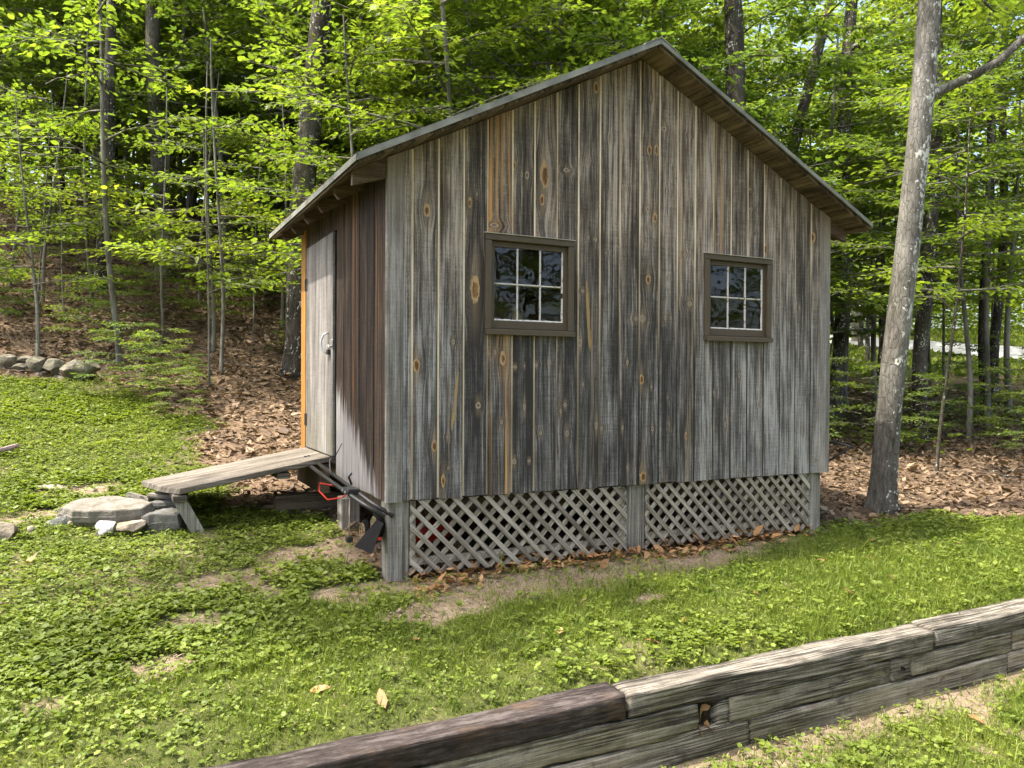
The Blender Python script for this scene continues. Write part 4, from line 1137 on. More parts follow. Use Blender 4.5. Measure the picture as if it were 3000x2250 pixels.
def stone_mat(name, c0, c1, c2, speck=.0):
    t = NT(name); x, y, z = t.xyz(); rn = t.rnd() * 11
    n_ = t.noise(t.vec(x + rn, y, z), 9.0, 5.0, .65); n2 = t.noise(t.vec(x + rn, y, z * 3), 38.0, 4.0, .65)
    col = t.ramp(n_ * .6 + n2 * .4, [(.32, c0), (.5, c1), (.7, c2)])
    ms = t.noise(t.vec(x, y + rn, z), 5.0, 3.0).step(.56, .72) * .45
    col = t.mix(ms, col, (.12, .125, .055))
    if speck: col = t.mix(t.noise(t.vec(x, y, z), 60.0, 2.0).step(.62, .68) * speck, col, (.03, .028, .025))
    t.bsdf(col, .9, t.bump(n_ * .5 + n2 * .6, .6, .012), .2); return t.mat
M_slate = stone_mat("slate_grey", (.085, .076, .062), (.17, .155, .128), (.29, .268, .228))
M_slate_d = stone_mat("slate_dark", (.055, .054, .05), (.11, .108, .098), (.19, .187, .17))
M_pale = stone_mat("pale_stone", (.16, .15, .14), (.31, .30, .285), (.50, .49, .47), .6)
M_tanst = stone_mat("tan_stone", (.14, .115, .085), (.26, .22, .17), (.40, .35, .28), .4)
M_field = stone_mat("field_stone", (.065, .058, .042), (.15, .136, .10), (.28, .255, .20))
M_pinkst = stone_mat("pink_slate", (.20, .13, .13), (.32, .23, .23), (.42, .33, .33))
_ang = -.466     # faces the lawn
def rock(me, mat, loc, rot, label, group="stones propping the lower end of the ramp"):
    me.materials.append(mat)
    o = ob("rock", me, None, (loc[0], loc[1], loc[2] + .028), rot); return tag(o, label, "rock", group)
rock(slab_mesh(1, [(-.30, -.10), (-.16, -.17), (.10, -.16), (.27, -.07), (.30, .04), (.18, .13), (-.05, .17), (-.24, .12)], .105), M_slate, (-1.475, 1.66, .215), (.16, .02, _ang),
     "big flat grey slab on top of the stone heap beside the ramp")
rock(slab_mesh(2, [(-.13, -.09), (.13, -.10), (.14, .05), (.02, .12), (-.12, .09)], .135), M_slate_d, (-1.115, 1.43, .135), (.10, -.12, _ang), "dark blue grey block of slate against the ramp leg")
rock(slab_mesh(3, [(-.12, -.06), (.11, -.07), (.13, .05), (-.08, .08)], .035), M_slate, (-1.10, 1.78, .315), (.05, .05, _ang), "thin pale slate wedged just under the ramp end, topmost")
rock(slab_mesh(4, [(-.13, -.07), (.13, -.06), (.12, .07), (-.10, .08)], .05), M_slate_d, (-1.10, 1.69, .255), (.04, -.03, _ang), "layered dark slate below the topmost thin slate")
rock(slab_mesh(5, [(-.09, -.05), (.08, -.06), (.09, .05), (-.07, .06)], .05), M_slate, (-1.28, 1.95, .27), (-.2, .25, _ang), "small tilted slate behind the big flat slab")
rock(rock_mesh(6, .14, .10, .065, 9, .6, .03), M_tanst, (-1.60, 1.62, .195), (0, 0, _ang), "flat tan stone under the left half of the big slab")
rock(rock_mesh(7, .095, .08, .085, 9, .58, .03), M_pale, (-1.482, 1.43, .165), (.3, .5, _ang), "white angular rock at the front of the heap")
rock(rock_mesh(8, .13, .09, .075, 9, .58, .03), M_tanst, (-1.335, 1.40, .180), (.1, -.3, _ang), "speckled tan rock beside the white one")
rock(rock_mesh(9, .11, .08, .07, 9, .6, .03), M_pale, (-1.775, 1.68, .20), (.2, .1, _ang), "pale rock at the left end of the heap")
rock(rock_mesh(10, .026, .024, .034), M_tanst, (-1.93, 1.53, .185), (0, 0, 0), "small upright tan stone in the weeds left of the heap", "stones in the weeds")
rock(rock_mesh(11, .10, .09, .075), M_tanst, (-2.085, 1.48, .19), (0, .1, 0), "rounded grey tan rock at the picture's left edge", "stones in the weeds")
rock(slab_mesh(12, [(-.16, -.05), (.12, -.05), (.17, .04), (-.14, .06)], .035), M_pinkst, (-2.33, 3.45, .545), (-.1, -.25, .2), "thin pinkish slate lying in the weeds at the left edge", "stones in the weeds")
rock(rock_mesh(13, .085, .07, .045), M_slate_d, (-1.235, 1.52, .17), (.1, .1, 0), "half buried dark stone between the slab and the slate block")
rock(rock_mesh(14, .16, .14, .03), M_tanst, (-1.85, 2.55, .335), (0, .05, 0), "flat buried tan stone showing in bare earth behind the heap", "stones in the weeds")
# dry stone wall
swl = ob("stone_wall", None, None, (-2.2, 6.3, 1.15)); tag(swl, "short mossy dry stone wall at the foot of the wooded bank", "stone wall")
WS = [(-2.594, 6.465, 1.403, .187, .17), (-2.45, 6.392, 1.319, .187, .119), (-2.276, 6.304, 1.353, .204, .17), (-2.086, 6.209, 1.337, .221, .143), (-1.896, 6.113, 1.296, .289, .197), (-1.707, 6.018, 1.331, .17, .136),
      (-2.48, 6.406, 1.208, .408, .095), (-2.215, 6.273, 1.218, .187, .136), (-2.033, 6.181, 1.185, .238, .153), (-2.64, 6.475, 1.292, .153, .109), (-1.744, 6.036, 1.237, .119, .109), (-2.42, 6.45, 1.421, .17, .075), (-1.82, 6.05, 1.152, .136, .075),
      (-2.78, 6.56, 1.37, .22, .16), (-2.98, 6.65, 1.42, .2, .17), (-2.85, 6.6, 1.25, .3, .12)]
for i, (a_, b_, c_, w_, h_) in enumerate(WS):
    me = rock_mesh(30 + i, w_ * .68, w_ * .55, h_ * .68, 12, .70, .05); me.materials.append(M_field)
    ob("stone", me, swl, (a_ + 2.2, b_ - 6.3, c_ - 1.15), (rng.normal(0, .1), rng.normal(0, .1), _ang + rng.normal(0, .15)))
# pebbles in the bare earth
for i, (a_, b_, s_) in enumerate([(-.15, -.2, .02), (-.05, -.32, .016), (-.2, .02, .018), (3.78, -.1, .016), (3.95, -.12, .014), (1.9, -.68, .012), (1.1, -.55, .016), (1.55, -.35, .011), (.75, -.5, .014)]):
    me = rock_mesh(60 + i, s_ * 1.2, s_, s_ * .6, 10); me.materials.append(M_pale)
    tag(ob("pebble", me, None, (a_, b_, float(H(a_, b_)) + s_ * .4), (0, 0, i)), "small whitish pebble in bare earth by the shed", "pebble", "pebbles by the shed")

# ------------------------------------------------------------------ lawn mower stored under the shed
M_blk = plain("black_tube", (.018, .018, .019), .35, .2, 30.0, .05, 0.0, .5)
M_rub = plain("black_rubber", (.011, .011, .011), .9, .2, 30.0, .2, 0.0, .1)
M_red = plain("red_paint", (.38, .02, .012), .4, .15, 10.0, .05)
M_rim = plain("mower_rim", (.20, .16, .08), .6, .2)
mower = ob("lawn_mower", None, None, (.35, .55, 0.05)); tag(mower, "red lawn mower stored under the shed, black folding handle sticking out below the door wall", "lawn mower")
def mw(path): return [(p[0] - .35, p[1] - .55, p[2] - .05) for p in path]
for dx in (0.0, -.055):
    MB().tube(mw([(.05 + dx, .02, .40), (-.06 + dx, .10, .475), (-.09 + dx, .45, .525 + dx * .2), (-.10 + dx, .95, .565 + dx * .3), (-.12 + dx, 1.42, .615 + dx * .3)]), .0135, 8).build("handle_tube", M_blk, mower, True)
MB().tube(mw([(-.12, 1.42, .615), (-.135, 1.50, .628), (-.155, 1.50, .625), (-.175, 1.42, .60)]), .0135, 8).build("handle_grip", M_rub, mower, True)
MB().tube(mw([(-.15, .34, .50), (-.17, .38, .475), (-.20, .62, .43), (-.20, .86, .455), (-.18, .93, .50), (-.15, .66, .515)]), .0048, 6).build("red_bail_lever", M_red, mower, True)
MB().tube(mw([(-.13, .75, .56), (-.14, .80, .60), (-.13, .85, .66), (-.11, .86, .69)]), .006, 6).build("lever", M_blk, mower, True)
MB().tube(mw([(-.11, .90, .58), (-.09, .84, .70), (-.06, .80, .78)]), .0035, 6).build("cable", M_blk, mower, True)
m = MB(); m.cbox(-.155 - .35, -.07 - .35, .30 - .55, .44 - .55, .495 - .05, .535 - .05, .006); m.build("bracket", M_blk, mower)
for (a_, b_) in ((.33, .515), (.39, .52)):
    m = MB(); m.tube(mw([(-.158, a_, b_), (-.166, a_, b_)]), .009, 8); m.build("bolt", M_steel, mower)
MB().tube(mw([(-.10, .40, .55), (-.12, .40, .60), (-.11, .37, .625)]), .007, 6).build("knob_stem", M_blk, mower, True)
# deck, engine, wheels
m = MB(); m.tube([(0, 0, .12), (0, 0, .16), (0, 0, .22), (0, 0, .25)], [.27, .28, .26, .14], 20); m.build("deck", M_red, mower)
m = MB(); m.tube([(0, 0, .25), (0, 0, .36), (0, 0, .385)], [.12, .125, .07], 16); m.build("engine_cover", M_blk, mower)
def wheel(loc, rr=.085, wdt=.045):
    e = MB(); e.tube([(-wdt / 2, 0, 0), (-wdt / 2 + .006, 0, 0), (wdt / 2 - .006, 0, 0), (wdt / 2, 0, 0)], [rr - .012, rr, rr, rr - .012], 24)
    o = e.build("wheel", M_rub, mower, True); o.location = loc
    s = MB()
    ring = [(-wdt / 2 - .004, (rr - .028) * math.cos(a), (rr - .028) * math.sin(a)) for a in np.linspace(0, 2 * math.pi, 25)]
    s.tube(ring, .007, 6, False)
    for k in range(7):
        a = 2 * math.pi * k / 7; s.tube([(-wdt / 2 - .004, .014 * math.cos(a), .014 * math.sin(a)), (-wdt / 2 - .004, (rr - .03) * math.cos(a), (rr - .03) * math.sin(a))], .005, 5)
    s.tube([(-wdt / 2 - .010, 0, 0), (0, 0, 0)], .017, 10)
    s.build("rim", M_rim, o)
wheel((-.36, -.42, .285), .075); wheel((.28, -.30, .06)); wheel((-.22, .32, .10)); wheel((.28, .32, .12))
# black discharge flap leaning out by the corner post
m = MB(); fl = [(-.19, .16, .17), (-.06, .155, .20), (-.10, .0, .30), (-.03, -.02, .44), (.01, .02, .44), (.01, .10, .24)]
m.add([(-.155, .15, .215), (-.10, -.02, .20), (-.03, -.005, .36), (-.045, .085, .37), (-.148, .16, .222), (-.092, -.012, .208), (-.022, .002, .368), (-.037, .092, .378)],
      [(0, 1, 2, 3), (7, 6, 5, 4), (0, 4, 5, 1), (1, 5, 6, 2), (2, 6, 7, 3), (3, 7, 4, 0)])
o = m.build("flap", M_rub, mower); o.location = (-.35, -.55 - .02, -.05)
M_cord = plain("dirty_cord", (.42, .36, .28), .9, .2)
MB().tube(mw([(-.13, .335, .50), (-.131, .338, .36), (-.13, .345, .235)]), .0035, 5).build("starter_cord", M_cord, mower, True)
m = MB(); m.cbox(-.15 - .35, -.11 - .35, .325 - .55, .365 - .55, .20 - .05, .235 - .05, .004); m.build("cord_clip", M_blk, mower)
MB().tube(mw([(-.13, .345, .20), (-.135, .36, .14), (-.14, .375, float(H(-.14, .37)) + .01)]), .003, 5).build("cord_tail", M_cord, mower, True)

# black bent tube and a fallen branch by the right corner
bt = MB().tube([(3.70, .32, .735), (3.745, .12, .728), (3.80, -.07, .706), (3.808, -.095, .695), (3.80, -.085, .67), (3.77, .02, .60), (3.72, .10, .53), (3.71, .25, .36), (3.72, .4, .1), (3.74, .45, .02)], .0085, 8).build("bent_tube", M_blk, None, True)
tag(bt, "bent black metal tube leaning on the shed's far corner", "tube")
fb = MB().tube([(3.72, .30, .10), (3.86, .36, .075), (4.0, .36, .055), (4.14, .42, .06), (4.26, .55, .09)], [.03, .034, .03, .026, .012], 8).build("fallen_branch", M_bark_mid, None, True)
tag(fb, "short fallen branch on leaf litter between the shed corner and the grey tree", "branch")
# ------------------------------------------------------------------ trees
def trunk_mesh(seed, r0, h, mat, flare=.5, sides=14, rings=26, bend=.04, taper=.35, limbs=()):
    rr = np.random.default_rng(seed)
    zs = np.concatenate([np.linspace(-.35, .6, 9), np.linspace(.6, h, rings)[1:]])
    ph = rr.uniform(0, 6.28, 4)
    V = []; n = len(zs)
    lob = rr.integers(4, 7)
    for i, z in enumerate(zs):
        tt = max(0, z) / h
        c = np.array([bend * math.sin(z * .9 + ph[0]) * min(1, max(z, 0)), bend * math.sin(z * .7 + ph[1]) * min(1, max(z, 0))])
        rad = r0 * (1 - taper * tt)
        fl = flare * math.exp(-max(z + .05, 0) / (r0 * 1.6)) 
        for k in range(sides):
            a = 2 * math.pi * k / sides
            rk = rad * (1 + fl * (.65 + .35 * math.sin(a * lob + ph[2])) + .05 * math.sin(a * 3 + ph[3] + z * 1.1) + .035 * mnoise.noise(Vector((math.cos(a) * 2, math.sin(a) * 2, z * 2.2 + seed))))
            V.append((c[0] + rk * math.cos(a), c[1] + rk * math.sin(a), z))
    F = [(i * sides + k, i * sides + (k + 1) % sides, (i + 1) * sides + (k + 1) % sides, (i + 1) * sides + k) for i in range(n - 1) for k in range(sides)]
    for (path, rad) in limbs:
        b = len(V); v2, f2 = tube_np(path, rad, 9); V += [tuple(v) for v in v2]; F += [tuple(int(q) + b for q in f) for f in f2]
    return mesh("trunk", np.array(V), np.array(F), [mat], smooth=True)

MAPLE_V = np.array([(0, 0, 0), (.12, .30, .04), (.60, .50, .0), (.44, .17, .04), (1, 0, -.08), (.44, -.17, .04), (.60, -.50, .0), (.12, -.30, .04)], float)
MAPLE_F = np.array([(0, 3, 2, 1), (0, 5, 4, 3), (0, 7, 6, 5)])
def spray_arrays(rr, O, Dv, Ln, nl, ls):
    m = len(O)
    up = np.stack([rr.normal(0, .16, m), rr.normal(0, .16, m), np.ones(m)], 1)
    side = norm(np.cross(up, Dv))
    i = np.arange(nl)
    t_ = (i + .5) / nl; sg = np.where(i % 2 == 0, 1.0, -1.0)
    fan = rr.uniform(.0, .42, (m, nl)) * (1.05 - t_)[None]
    pos = O[:, None] + Dv[:, None] * (Ln[:, None] * t_[None])[..., None] + side[:, None] * (sg[None] * fan * Ln[:, None])[..., None]
    pos[..., 2] -= (.10 * Ln[:, None] * (t_ ** 2)[None]) + rr.normal(0, .012, (m, nl))
    ax = Dv[:, None] * (.35 + .5 * t_)[None, :, None] + side[:, None] * (sg * (.95 - .6 * t_))[None, :, None] + rr.normal(0, .22, (m, nl, 3))
    ax[..., 2] -= .12
    nr = up[:, None] + rr.normal(0, .30, (m, nl, 3))
    sc = ls * rr.uniform(.65, 1.25, (m, nl))
    return pos.reshape(-1, 3), ax.reshape(-1, 3), nr.reshape(-1, 3), sc.reshape(-1)

def crown_mesh(seed, h, cb, rmax, nlimb, spl, leaf, lmat, bmat, nl=11, top=.3, wid=1.0, limb_r=.012, maple=False):
    rr = np.random.default_rng(seed)
    O = []; Dv = []; Ln = []; LV = []; LF = []; nb = 0
    for i in range(nlimb):
        u = (i + rr.uniform(.1, .9)) / nlimb
        z = cb + (h - cb) * u
        az = i * 2.39996 + rr.uniform(-.5, .5)
        ln = rmax * (1 - (1 - top) * u ** 1.3) * rr.uniform(.65, 1.1)
        d = np.array([math.cos(az), math.sin(az), 0]); sd = np.array([-d[1], d[0], 0])
        kx = rr.uniform(-.18, .18)
        path = np.array([[0, 0, z]] + [d * ln * q + sd * kx * ln * math.sin(q * 3) + np.array([0, 0, z + ln * (.22 * q - .14 * q * q) * rr.uniform(.7, 1.4)]) for q in (.3, .6, .85, 1.0)])
        v, f = tube_np(path, np.array([1.0, .75, .5, .3, .15]) * limb_r * (.6 + ln * .5), 5)
        LV.append(v); LF.append(f + nb); nb += len(v)
        for k in range(spl):
            s = .18 + .82 * (k + rr.uniform(0, .8)) / spl
            s = min(s, .995); q = s * 4; j = min(int(q), 3)
            # limb parameter positions are uneven: interpolate by index
            P = path[j] + (path[j + 1] - path[j]) * (q - j)
            sgn = 1 if k % 2 else -1
            a2 = az + sgn * rr.uniform(.35, 1.25) * (1 - .5 * s)
            dv = np.array([math.cos(a2), math.sin(a2), rr.normal(.02, .12)]); O.append(P); Dv.append(dv / np.linalg.norm(dv)); Ln.append(rr.uniform(.32, .78) * (.6 + .18 * rmax))
    O = np.array(O); Dv = np.array(Dv); Ln = np.array(Ln)
    p, a, n_, s_ = spray_arrays(rr, O, Dv, Ln, nl, leaf)
    if maple: V1, F1 = place(MAPLE_V, MAPLE_F, p, a, n_, s_, rr.uniform(.75, 1.2, len(p)) * wid)
    else: V1, F1 = place(LEAF_V, LEAF_F, p, a, n_, s_, rr.uniform(.7, 1.25, len(p)) * wid)
    # twigs: thin three-sided spikes
    e = O + Dv * Ln[:, None]; e[:, 2] -= .10 * Ln
    sd = norm(np.cross(Dv, np.array([0, 0, 1.0]))); up = np.cross(sd, Dv); w = .0045
    tw = np.stack([O + sd * w, O - sd * w, O + up * w * 1.4, e + sd * .0012, e - sd * .0012, e + up * .0016], 1).reshape(-1, 3)
    tf = (np.array([(0, 1, 4, 3), (1, 2, 5, 4), (2, 0, 3, 5)])[None] + (np.arange(len(O)) * 6)[:, None, None]).reshape(-1, 4)
    b1 = len(V1); b2 = b1 + len(tw)
    V = np.concatenate([V1, tw, np.concatenate(LV)]); F = np.concatenate([F1, tf + b1, np.concatenate(LF) + b2])
    mi = np.concatenate([np.zeros(len(F1)), np.ones(len(F) - len(F1))])
    return mesh("crown", V, F, [lmat, bmat], mi=mi)

UND = [crown_mesh(201, 4.6, .9, 1.7, 24, 12, .082, M_leaf_mid, M_bark_smooth, 13),
       crown_mesh(202, 6.2, 1.2, 2.1, 32, 14, .085, M_leaf_deep, M_bark_smooth, 13),
       crown_mesh(203, 7.6, 1.5, 2.3, 38, 15, .092, M_leaf_mid, M_bark_smooth, 13, maple=True),
       crown_mesh(204, 5.6, 1.2, 1.9, 28, 13, .095, M_leaf_deep, M_bark_smooth, 12, maple=True)]
UT = [trunk_mesh(301 + k, .035 + .006 * k, (4.5, 6.1, 7.3, 5.3)[k], M_bark_smooth, .35, 8, 16, .06, .75) for k in range(4)]
BIG = [crown_mesh(211, 13.5, 4.6, 3.3, 34, 17, .105, M_leaf_mid, M_bark_mid, 14, .35, limb_r=.03),
       crown_mesh(212, 12.0, 4.0, 3.0, 32, 14, .10, M_leaf_mid, M_bark_mid, 14, .35, limb_r=.03),
       crown_mesh(213, 14.5, 5.2, 3.6, 36, 15, .115, M_leaf_light, M_bark_mid, 14, .35, limb_r=.03)]
THIN = crown_mesh(222, 12.0, 6.0, 2.6, 16, 9, .13, M_leaf_light, M_bark_mid, 10, .4, limb_r=.03)
SPARSE = crown_mesh(221, 12.5, 5.0, 3.4, 22, 9, .12, M_leaf_mid, M_bark_mid, 10, .4, limb_r=.03)
SAP = [crown_mesh(231, 4.4, 1.7, 1.3, 11, 8, .085, M_leaf_mid, M_bark_smooth, 12, .5), crown_mesh(232, 3.6, 1.15, 1.2, 9, 8, .085, M_leaf_mid, M_bark_smooth, 11, .5)]
LOWSP = crown_mesh(235, 2.1, 1.15, 1.5, 6, 8, .095, M_leaf_light, M_bark_smooth, 10, .7)
SHRUB = [crown_mesh(241, 2.0, .35, 1.15, 14, 11, .085, M_leaf_deep, M_bark_smooth, 10, .5), crown_mesh(242, 2.6, .5, 1.3, 16, 11, .085, M_leaf_mid, M_bark_smooth, 10, .5)]
BTR = {}
def tree(name, x, y, trunk, crown, label, cat, group=None, lean=(0, 0), rz=0.0, sc=1.0, csc=None, cz=0.0):
    root = ob(name, None, None, (x, y, float(H(x, y)) - .02), (-lean[1], lean[0], 0), sc)
    root.empty_display_size = .3
    if trunk is not None: ob("trunk", trunk, root, None, (0, 0, rz))
    if crown is not None: ob("crown", crown, root, (0, 0, cz), (0, 0, rz + 1.0), csc)
    return tag(root, label, cat, group)

# the grey tree at the right of the shed
limb = ([(-.02, 0, 3.75), (.16, -.10, 3.86), (.38, -.20, 4.0), (.60, -.32, 4.16), (.85, -.5, 4.5), (1.0, -.65, 5.0)], [.055, .046, .042, .038, .034, .024])
limb2_unused = ([(0, 0, 3.95), (-.25, .15, 3.98), (-.55, .35, 4.05), (-.95, .6, 4.05), (-1.3, .9, 4.2)], [.03, .024, .018, .013, .006])
def _turn(P, a): return [(p[0] * math.cos(a) - p[1] * math.sin(a), p[0] * math.sin(a) + p[1] * math.cos(a), p[2]) for p in P]
limb = (_turn(limb[0], .45), limb[1])
tm = trunk_mesh(401, .110, 13.0, M_bark_grey, .75, 20, 60, .02, .45, [limb])
tree("grey_tree", 4.764, .347, tm, BIG[1], "grey barked tree with white lichen beside the shed, leaning slightly", "tree", None, (.077, -.03), -.45, 1.0, (1, 1, 1), 1.2)
# trees one can tell apart
TR = [("T9", .755, 6.403, .175, 13, M_bark_dark, (.054, -.019), 0, "thick furrowed tree rising just behind the shed door corner"),
      ("T5", -.719, 9.956, .135, 12, M_bark_mid, (-.031, .024), 1, "lichen patched trunk standing mid slope on the litter bank"),
      ("T4", -1.678, 9.316, .088, 12, M_bark_dark, (.047, -.015), 2, "dark slender trunk leaning over the litter bank"),
      ("T3", -2.059, 13.781, .14, 13, M_bark_dark, (0, .009), 0, "dark straight trunk on the crest, third from the left edge"),
      ("T2", -2.509, 15.132, .065, 12, M_bark_dark, (0, 0), 1, "thin straight trunk on the crest, second from the left edge"),
      ("T1", -3.53, 14.5, .10, 12, M_bark_dark, (0, 0), 2, "dark trunk at the very left edge of the picture"),
      ("T6", .005, 13.526, .08, 12, M_bark_mid, (0, .009), 0, "slim grey trunk on the bank left of the thick furrowed tree"),
      ("T7", 1.161, 13.279, .05, 11, M_bark_mid, (0, 0), 1, "very thin upright trunk on the bank behind the door corner"),
      ("T8", 1.657, 11.904, .115, 13, M_bark_dark, (0, .009), 2, "dark trunk close left of the thick furrowed tree's top"),
      ("c1", 3.955, 14.117, .09, 12, M_bark_dark, (0, 0), 0, "dark trunk above the lower left roof slope"),
      ("c2", 5.247, 11.215, .075, 12, M_bark_mid, (-.01, .013), 1, "left one of a close pair of trunks above the roof"),
      ("c3", 5.826, 12.047, .085, 12, M_bark_mid, (.01, .003), 2, "right one of a close pair of trunks above the roof"),
      ("c4", 5.012, 9.085, .125, 13, M_bark_dark, (0, .009), 0, "stout trunk above the middle of the left roof slope"),
      ("c5", 5.993, 9.714, .085, 12, M_bark_dark, (.033, -.008), 1, "leaning dark trunk above the upper left roof slope"),
      ("c6", 8.182, 11.979, .05, 12, M_bark_dark, (0, 0), 2, "thin straight trunk just left of the roof peak"),
      ("r1", 6.782, 4.261, .165, 13, M_bark_dark, (-.029, .023), 0, "thick dark lichen flecked trunk behind the right roof slope"),
      ("r2", 8.417, 6.237, .13, 9, M_bark_mid, (.20, -.092), None, "crooked leaning trunk right of the thick dark one"),
      ("r3", 9.999, 5.441, .135, 13, M_bark_mid, (.039, -.011), 1, "straight brown trunk rising behind the right eave"),
      ("r4", 9.579, 3.412, .11, 12, M_bark_dark, (.026, -.005), 2, "dark trunk close behind the grey lichened tree"),
      ("r5", 12.451, 4.208, .085, 12, M_bark_dark, (0, .009), 0, "dark slender trunk near the right edge of the picture")]
for i, (nm, x_, y_, r_, h_, bm_, ln_, ci, lab) in enumerate(TR):
    tmesh = trunk_mesh(410 + i, r_, h_, bm_, .7 if r_ > .12 else .5, 14, 34, .05, .45)
    tree("deciduous_tree", x_, y_, tmesh, None if ci is None else THIN, lab, "tree", "trees one can tell apart in the wood", ln_, i * 1.3, 1.0, (.8, .8, 1.0) if r_ > .07 else (.6, .6, .95), .6)
# young smooth-barked trees on the bank
SP = [(-1.403, 6.705, .040, 5.6, (-.057, .037), 0, "smooth grey young tree with white flecked stem above the stone wall", 1.25),
      (-.846, 7.502, .022, 3.6, (.0, .02), 1, "twin stemmed sapling halfway up the litter bank", 1.0),
      (-.423, 5.74, .015, 3.2, (-.03, .0), 1, "thin kinked sapling nearest the ramp on the litter bank", .9),
      (-.21, 6.418, .027, 4.4, (-.02, .01), 0, "slim pale sapling between the kinked sapling and the shed", 1.0),
      (-2.383, 7.582, .012, 3.0, (.04, 0), 1, "wispy sapling above the left end of the stone wall", .9),
      (-2.085, 8.173, .014, 3.2, (-.07, .0), 1, "leaning wispy sapling above the stone wall", .95),
      (.363, 7.634, .013, 3.2, (.05, 0), 1, "thin sapling beside the thick furrowed tree", .9),
      (6.95, 1.35, .022, 4.4, (.10, -.02), 0, "leaning sapling right behind the grey lichened tree", 1.05),
      (-1.75, 10.6, .016, 3.4, (0, 0), 0, "thin sapling high on the bank by the dark leaning trunk", 1.0)]
for i, (x_, y_, r_, h_, ln_, ci, lab, cs) in enumerate(SP):
    tmesh = trunk_mesh(450 + i, r_, h_, M_bark_dark if i == 7 else M_bark_smooth, .4, 10, 26, .05, .7)
    tree("sapling", x_, y_, tmesh, LOWSP if i in (1, 3) else SAP[ci], lab, "sapling", "saplings on the bank", ln_, i * 2.1, 1.0, cs)

# the rest of the wood
prng = np.random.default_rng(77)
taken = [(a[1], a[2]) for a in TR] + [(a[0], a[1]) for a in SP] + [(4.764, .347)]
def spots_in(n, x0, x1, y0, y1, dmin, ok=lambda x, y: True):
    out = []; tries = 0
    while len(out) < n and tries < 6000:
        tries += 1
        x_, y_ = prng.uniform(x0, x1), prng.uniform(y0, y1)
        if not ok(x_, y_): continue
        if all((x_ - a) ** 2 + (y_ - b_) ** 2 > dmin * dmin for a, b_ in taken + out): out.append((x_, y_))
    taken.extend(out); return out
rel = lambda x_, y_: ((x_ - CAM.x) * .4492 + (y_ - CAM.y) * .8934, (x_ - CAM.x) * .8934 - (y_ - CAM.y) * .4492)
def road_gap(x_, y_):
    f, r = rel(x_, y_); return not (r / f > .40 and f < 27 and prng.uniform() < .35)
BT = [trunk_mesh(480 + k, (.10, .14, .075)[k], 13, (M_bark_dark, M_bark_mid, M_bark_dark)[k], .6, 10, 24, .06, .45) for k in range(3)]
hill = spots_in(17, -4.4, 8, 12, 27, 2.1) + spots_in(20, 9, 30, 6, 26, 2.4, road_gap)
for i, (x_, y_) in enumerate(hill):
    tree("deciduous_tree", x_, y_, BT[i % 3], BIG[(i * 7 // 3) % 3] if i % 8 == 0 else THIN, "dark trunked tree deep in the background wood", "tree", "trees deep in the wood", (prng.normal(0, .03), prng.normal(0, .03)), prng.uniform(0, 6), prng.uniform(.8, 1.1), (.85, .85, 1))
taken_front = [(1.3, 5.3), (2.7, 5.0), (4.1, 5.3), (5.4, 4.7), (3.4, 6.4)]; taken.extend(taken_front)
und = taken_front + spots_in(36, -4.0, 7, 9.2, 15.5, 1.0) + spots_in(20, 2.2, 9.5, 4.6, 9.5, 1.0) + spots_in(24, 8, 19, 4, 15, 1.4, road_gap)
for i, (x_, y_) in enumerate(und):
    k = (i * 5 // 2) % 4; f_, r_ = rel(x_, y_); cz_ = 1.3 if (r_ / f_ > .38 and f_ > 10) else 0.0
    tree("understory_tree", x_, y_, UT[k], UND[k], "leafy young understory tree in the background wood", "tree", "understory trees", (prng.normal(0, .05), prng.normal(0, .05)), prng.uniform(0, 6), prng.uniform(.9, 1.25), None, cz_)
# shrubs low on the right
for i, (x_, y_, s_, k) in enumerate([(8.3, 2.6, .55, 0), (9.6, 2.0, .5, 1), (7.6, 2.9, .5, 1), (10.4, 3.6, .6, 0), (8.9, 1.2, .5, 0), (11.4, 2.6, .55, 1), (6.4, 3.2, .6, 0), (12.6, 4.6, .6, 1), (7.4, 4.3, .8, 0), (10.0, .9, .5, 1)]):
    tree("woodland_shrub", x_, y_, None, SHRUB[k], "low leafy shrub in the dim wood right of the shed", "shrub", "shrubs right of the shed", (0, 0), i * 1.7, s_)
for i, (x_, y_) in enumerate([(8.6, 3.1), (9.9, 2.9), (11.6, 3.7), (10.8, 5.2), (13.4, 5.6)]):
    k = i % 4
    tree("understory_tree", x_, y_, UT[k], UND[k], "leafy understory tree with layered sprays right of the grey tree", "tree", "understory trees right of the grey tree", (prng.normal(0, .05), prng.normal(0, .05)), i * 1.9, 1.0, None, .9)
for i, (x_, y_, s_) in enumerate([(-1.35, 5.45, .42), (-1.05, 5.05, .34), (-.95, 5.6, .30), (-.85, 4.55, .24), (-.6, 5.9, .2), (.05, 8.2, .4), (-3.0, 8.6, .4), (.6, 9.2, .45)]):
    tree("bank_shrub", x_, y_, None, SHRUB[i % 2], "low green shrub on the bank by the stone wall", "shrub", "shrubs by the stone wall", (0, 0), i * 1.3, s_)
for i, (x_, y_) in enumerate(spots_in(16, -3.4, 1.2, 6.9, 11.5, .45)):
    tree("bank_seedling", x_, y_, None, SHRUB[i % 2], "small green seedling shrub up on the litter bank", "shrub", "seedling shrubs on the bank", (0, 0), i * 1.3, prng.uniform(.25, .5))
for i, (x_, y_) in enumerate(spots_in(16, -4.2, 3.0, 10.5, 17, .5)):
    tree("pole_tree", x_, y_, trunk_mesh(520 + i, prng.uniform(.03, .06), 9.5, (M_bark_mid, M_bark_dark)[i % 2], .4, 9, 20, .08, .4), None if i % 2 else THIN, "thin pole like trunk on the wooded crest", "tree", "thin pole trunks on the crest", (prng.normal(0, .05), prng.normal(0, .04)), i * 1.1, 1.0, (.45, .45, .75))
